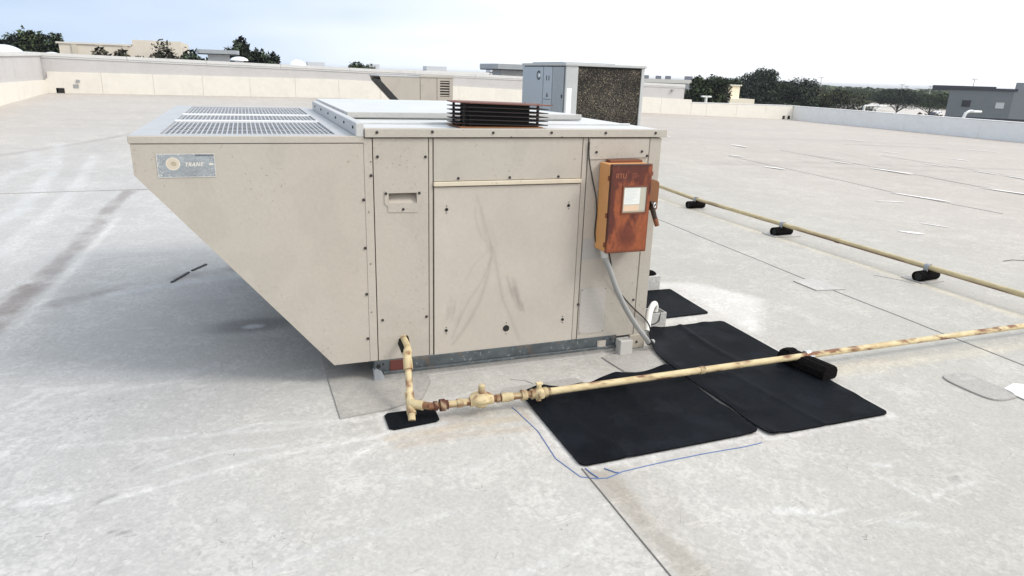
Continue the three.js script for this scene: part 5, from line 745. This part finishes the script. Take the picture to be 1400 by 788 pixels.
{ // low ground cover by the parking lot
  const R = rng(404), N = 4200, P = [], C = []; for (let i = 0; i < N; i++) { const t = R(), x = lerp(118, 172, t) + (R() - 0.5) * 14, z = lerp(-104, -126, t) + (R() - 0.5) * 14, y = -7 + R() * R() * 2.4, s = 0.5 + R(); for (let q = 0; q < 3; q++) { P.push(x + (R() - 0.5) * s * 2, y + (R() - 0.3) * s, z + (R() - 0.5) * s * 2); } const k = 0.6 + R() * 1.1, br = R() < 0.35 ? 1.5 : 1; for (let q = 0; q < 3; q++) C.push(k * br, k * 1.05, k * 0.8); }
  const g = new THREE.BufferGeometry(); g.setAttribute('position', new THREE.Float32BufferAttribute(P, 3)); g.setAttribute('color', new THREE.Float32BufferAttribute(C, 3)); g.computeVertexNormals(); const m = new THREE.Mesh(g, leafMats[2]); m.name = 'undergrowth'; m.castShadow = true; scene.add(m); tag(m, 'low scrub and brush growing between the oaks and the side parapet', 'undergrowth', null, 'stuff');
}
// lamps and light poles
{
  const wm = std(lin(0.78, 0.78, 0.77), 0.5);
  const l1 = thing('parking_lamp', 'white T-shaped twin lamp standing before the olive tree', 'lamp post', [25.8, -7, -35.7], 'lamps seen over the parapets');
  part('pole', rod([25.8, -7, -35.7], [25.8, 0.66, -35.7], 0.09), wm, l1); for (const s of [-1, 1]) part('lamp_head', bx(25.8 + s * 0.05, 25.8 + s * 0.36, 0.62, 0.72, -35.8, -35.6, 0.02), wm, l1);
  const l2 = thing('parking_lamp', 'white single-arm lamp seen in front of the parking lot', 'lamp post', [35.4, -7, -32.0], 'lamps seen over the parapets');
  part('pole', rod([35.4, -7, -32.0], [35.4, 0.42, -32.0], 0.08), wm, l2); part('arm', rod([35.4, 0.42, -32.0], [36.5, 0.46, -31.6], 0.05), wm, l2); part('lamp_head', bx(36.1, 36.7, 0.38, 0.48, -31.75, -31.4, 0.02), wm, l2);
  part('brace', rod([35.4, -0.6, -32.0], [36.3, 0.40, -31.7], 0.02), wm, l2);
  const l3 = thing('parking_lamp', 'white lamp with a bent arm in front of the grey warehouse', 'lamp post', [22.95, -7, -15.6], 'lamps seen over the parapets');
  part('pole', tube([[22.93, -7, -15.55], [22.93, 0.2, -15.55], [22.95, 0.72, -15.55], [23.02, 0.84, -15.52], [23.2, 0.87, -15.45]], 0.055, 60, 10), wm, l3); part('lamp_head', bx(23.08, 23.52, 0.82, 0.90, -15.55, -15.3, 0.03), wm, l3);
  const pm = std(lin(0.35, 0.35, 0.36), 0.6);
  for (const [x, z, h, l] of [[213, -223, 4.2, 'thin light pole over the edge of the oak clump'], [236, -205, 2.4, 'thin light pole farther along the parking lot'], [262, -214, 2.2, 'thin light pole standing before the spreading oaks'], [212, -158, 4.6, 'tall thin light pole rising over the spreading oaks'], [250, -215, 1.8, 'short light pole at the middle of the parking lot']]) { const p = thing('light_pole', l, 'light pole', [x, -7, z], 'light poles over the parking lot'); part('pole', rod([x, -7, z], [x, h, z], 0.16, 0.1, 8), pm, p); part('lamp_head', bx(x - 0.9, x + 0.9, h, h + 0.25, z - 0.3, z + 0.3), pm, p); }
}
// parked cars
{
  function car(x, z, turn, col, label) {
    const c = thing('parked_car', label, 'car', [0, 0, 0], 'cars in the parking lot'); const m = std(col, 0.35), gl = std(lin(0.02, 0.025, 0.03), 0.15), ty = std(lin(0.02, 0.02, 0.02), 0.8);
    part('body', [poly([[-2.2, 0.35], [2.2, 0.35], [2.25, 0.75], [1.2, 0.95], [-2.1, 1.0], [-2.25, 0.7]], -0.88, 0.88)], m, c); part('roof', poly([[-1.75, 0.98], [0.95, 0.93], [0.35, 1.42], [-1.2, 1.45]], -0.72, 0.72), m, c); part('window', poly([[-1.6, 1.0], [0.75, 0.97], [0.28, 1.36], [-1.12, 1.38]], -0.75, 0.75), gl, c);
    const w = rod([0, 0, -0.1], [0, 0, 0.1], 0.33, 0.33, 14); for (const [a, b] of [[-1.35, -0.82], [-1.35, 0.82], [1.35, -0.82], [1.35, 0.82]]) piece('wheel', w, ty, c, [a, 0.33, b]);
    c.position.set(x, -6.95, z); c.rotation.y = turn;
  }
  car(205, -163, 0.5, lin(0.75, 0.75, 0.76), 'white parked car by the grey warehouse trees'); car(209, -165.5, 0.5, lin(0.7, 0.71, 0.73), 'silver parked car beside the white one'); car(200.5, -160.5, 0.5, lin(0.03, 0.035, 0.05), 'dark parked car nearer the spreading oaks'); car(217, -200, 0.4, lin(0.72, 0.72, 0.72), 'pale car alone in the open parking lot');
}
scene.fog = new THREE.FogExp2(0xe4e9ef, 0.00022);
renderer.render(scene, camera);
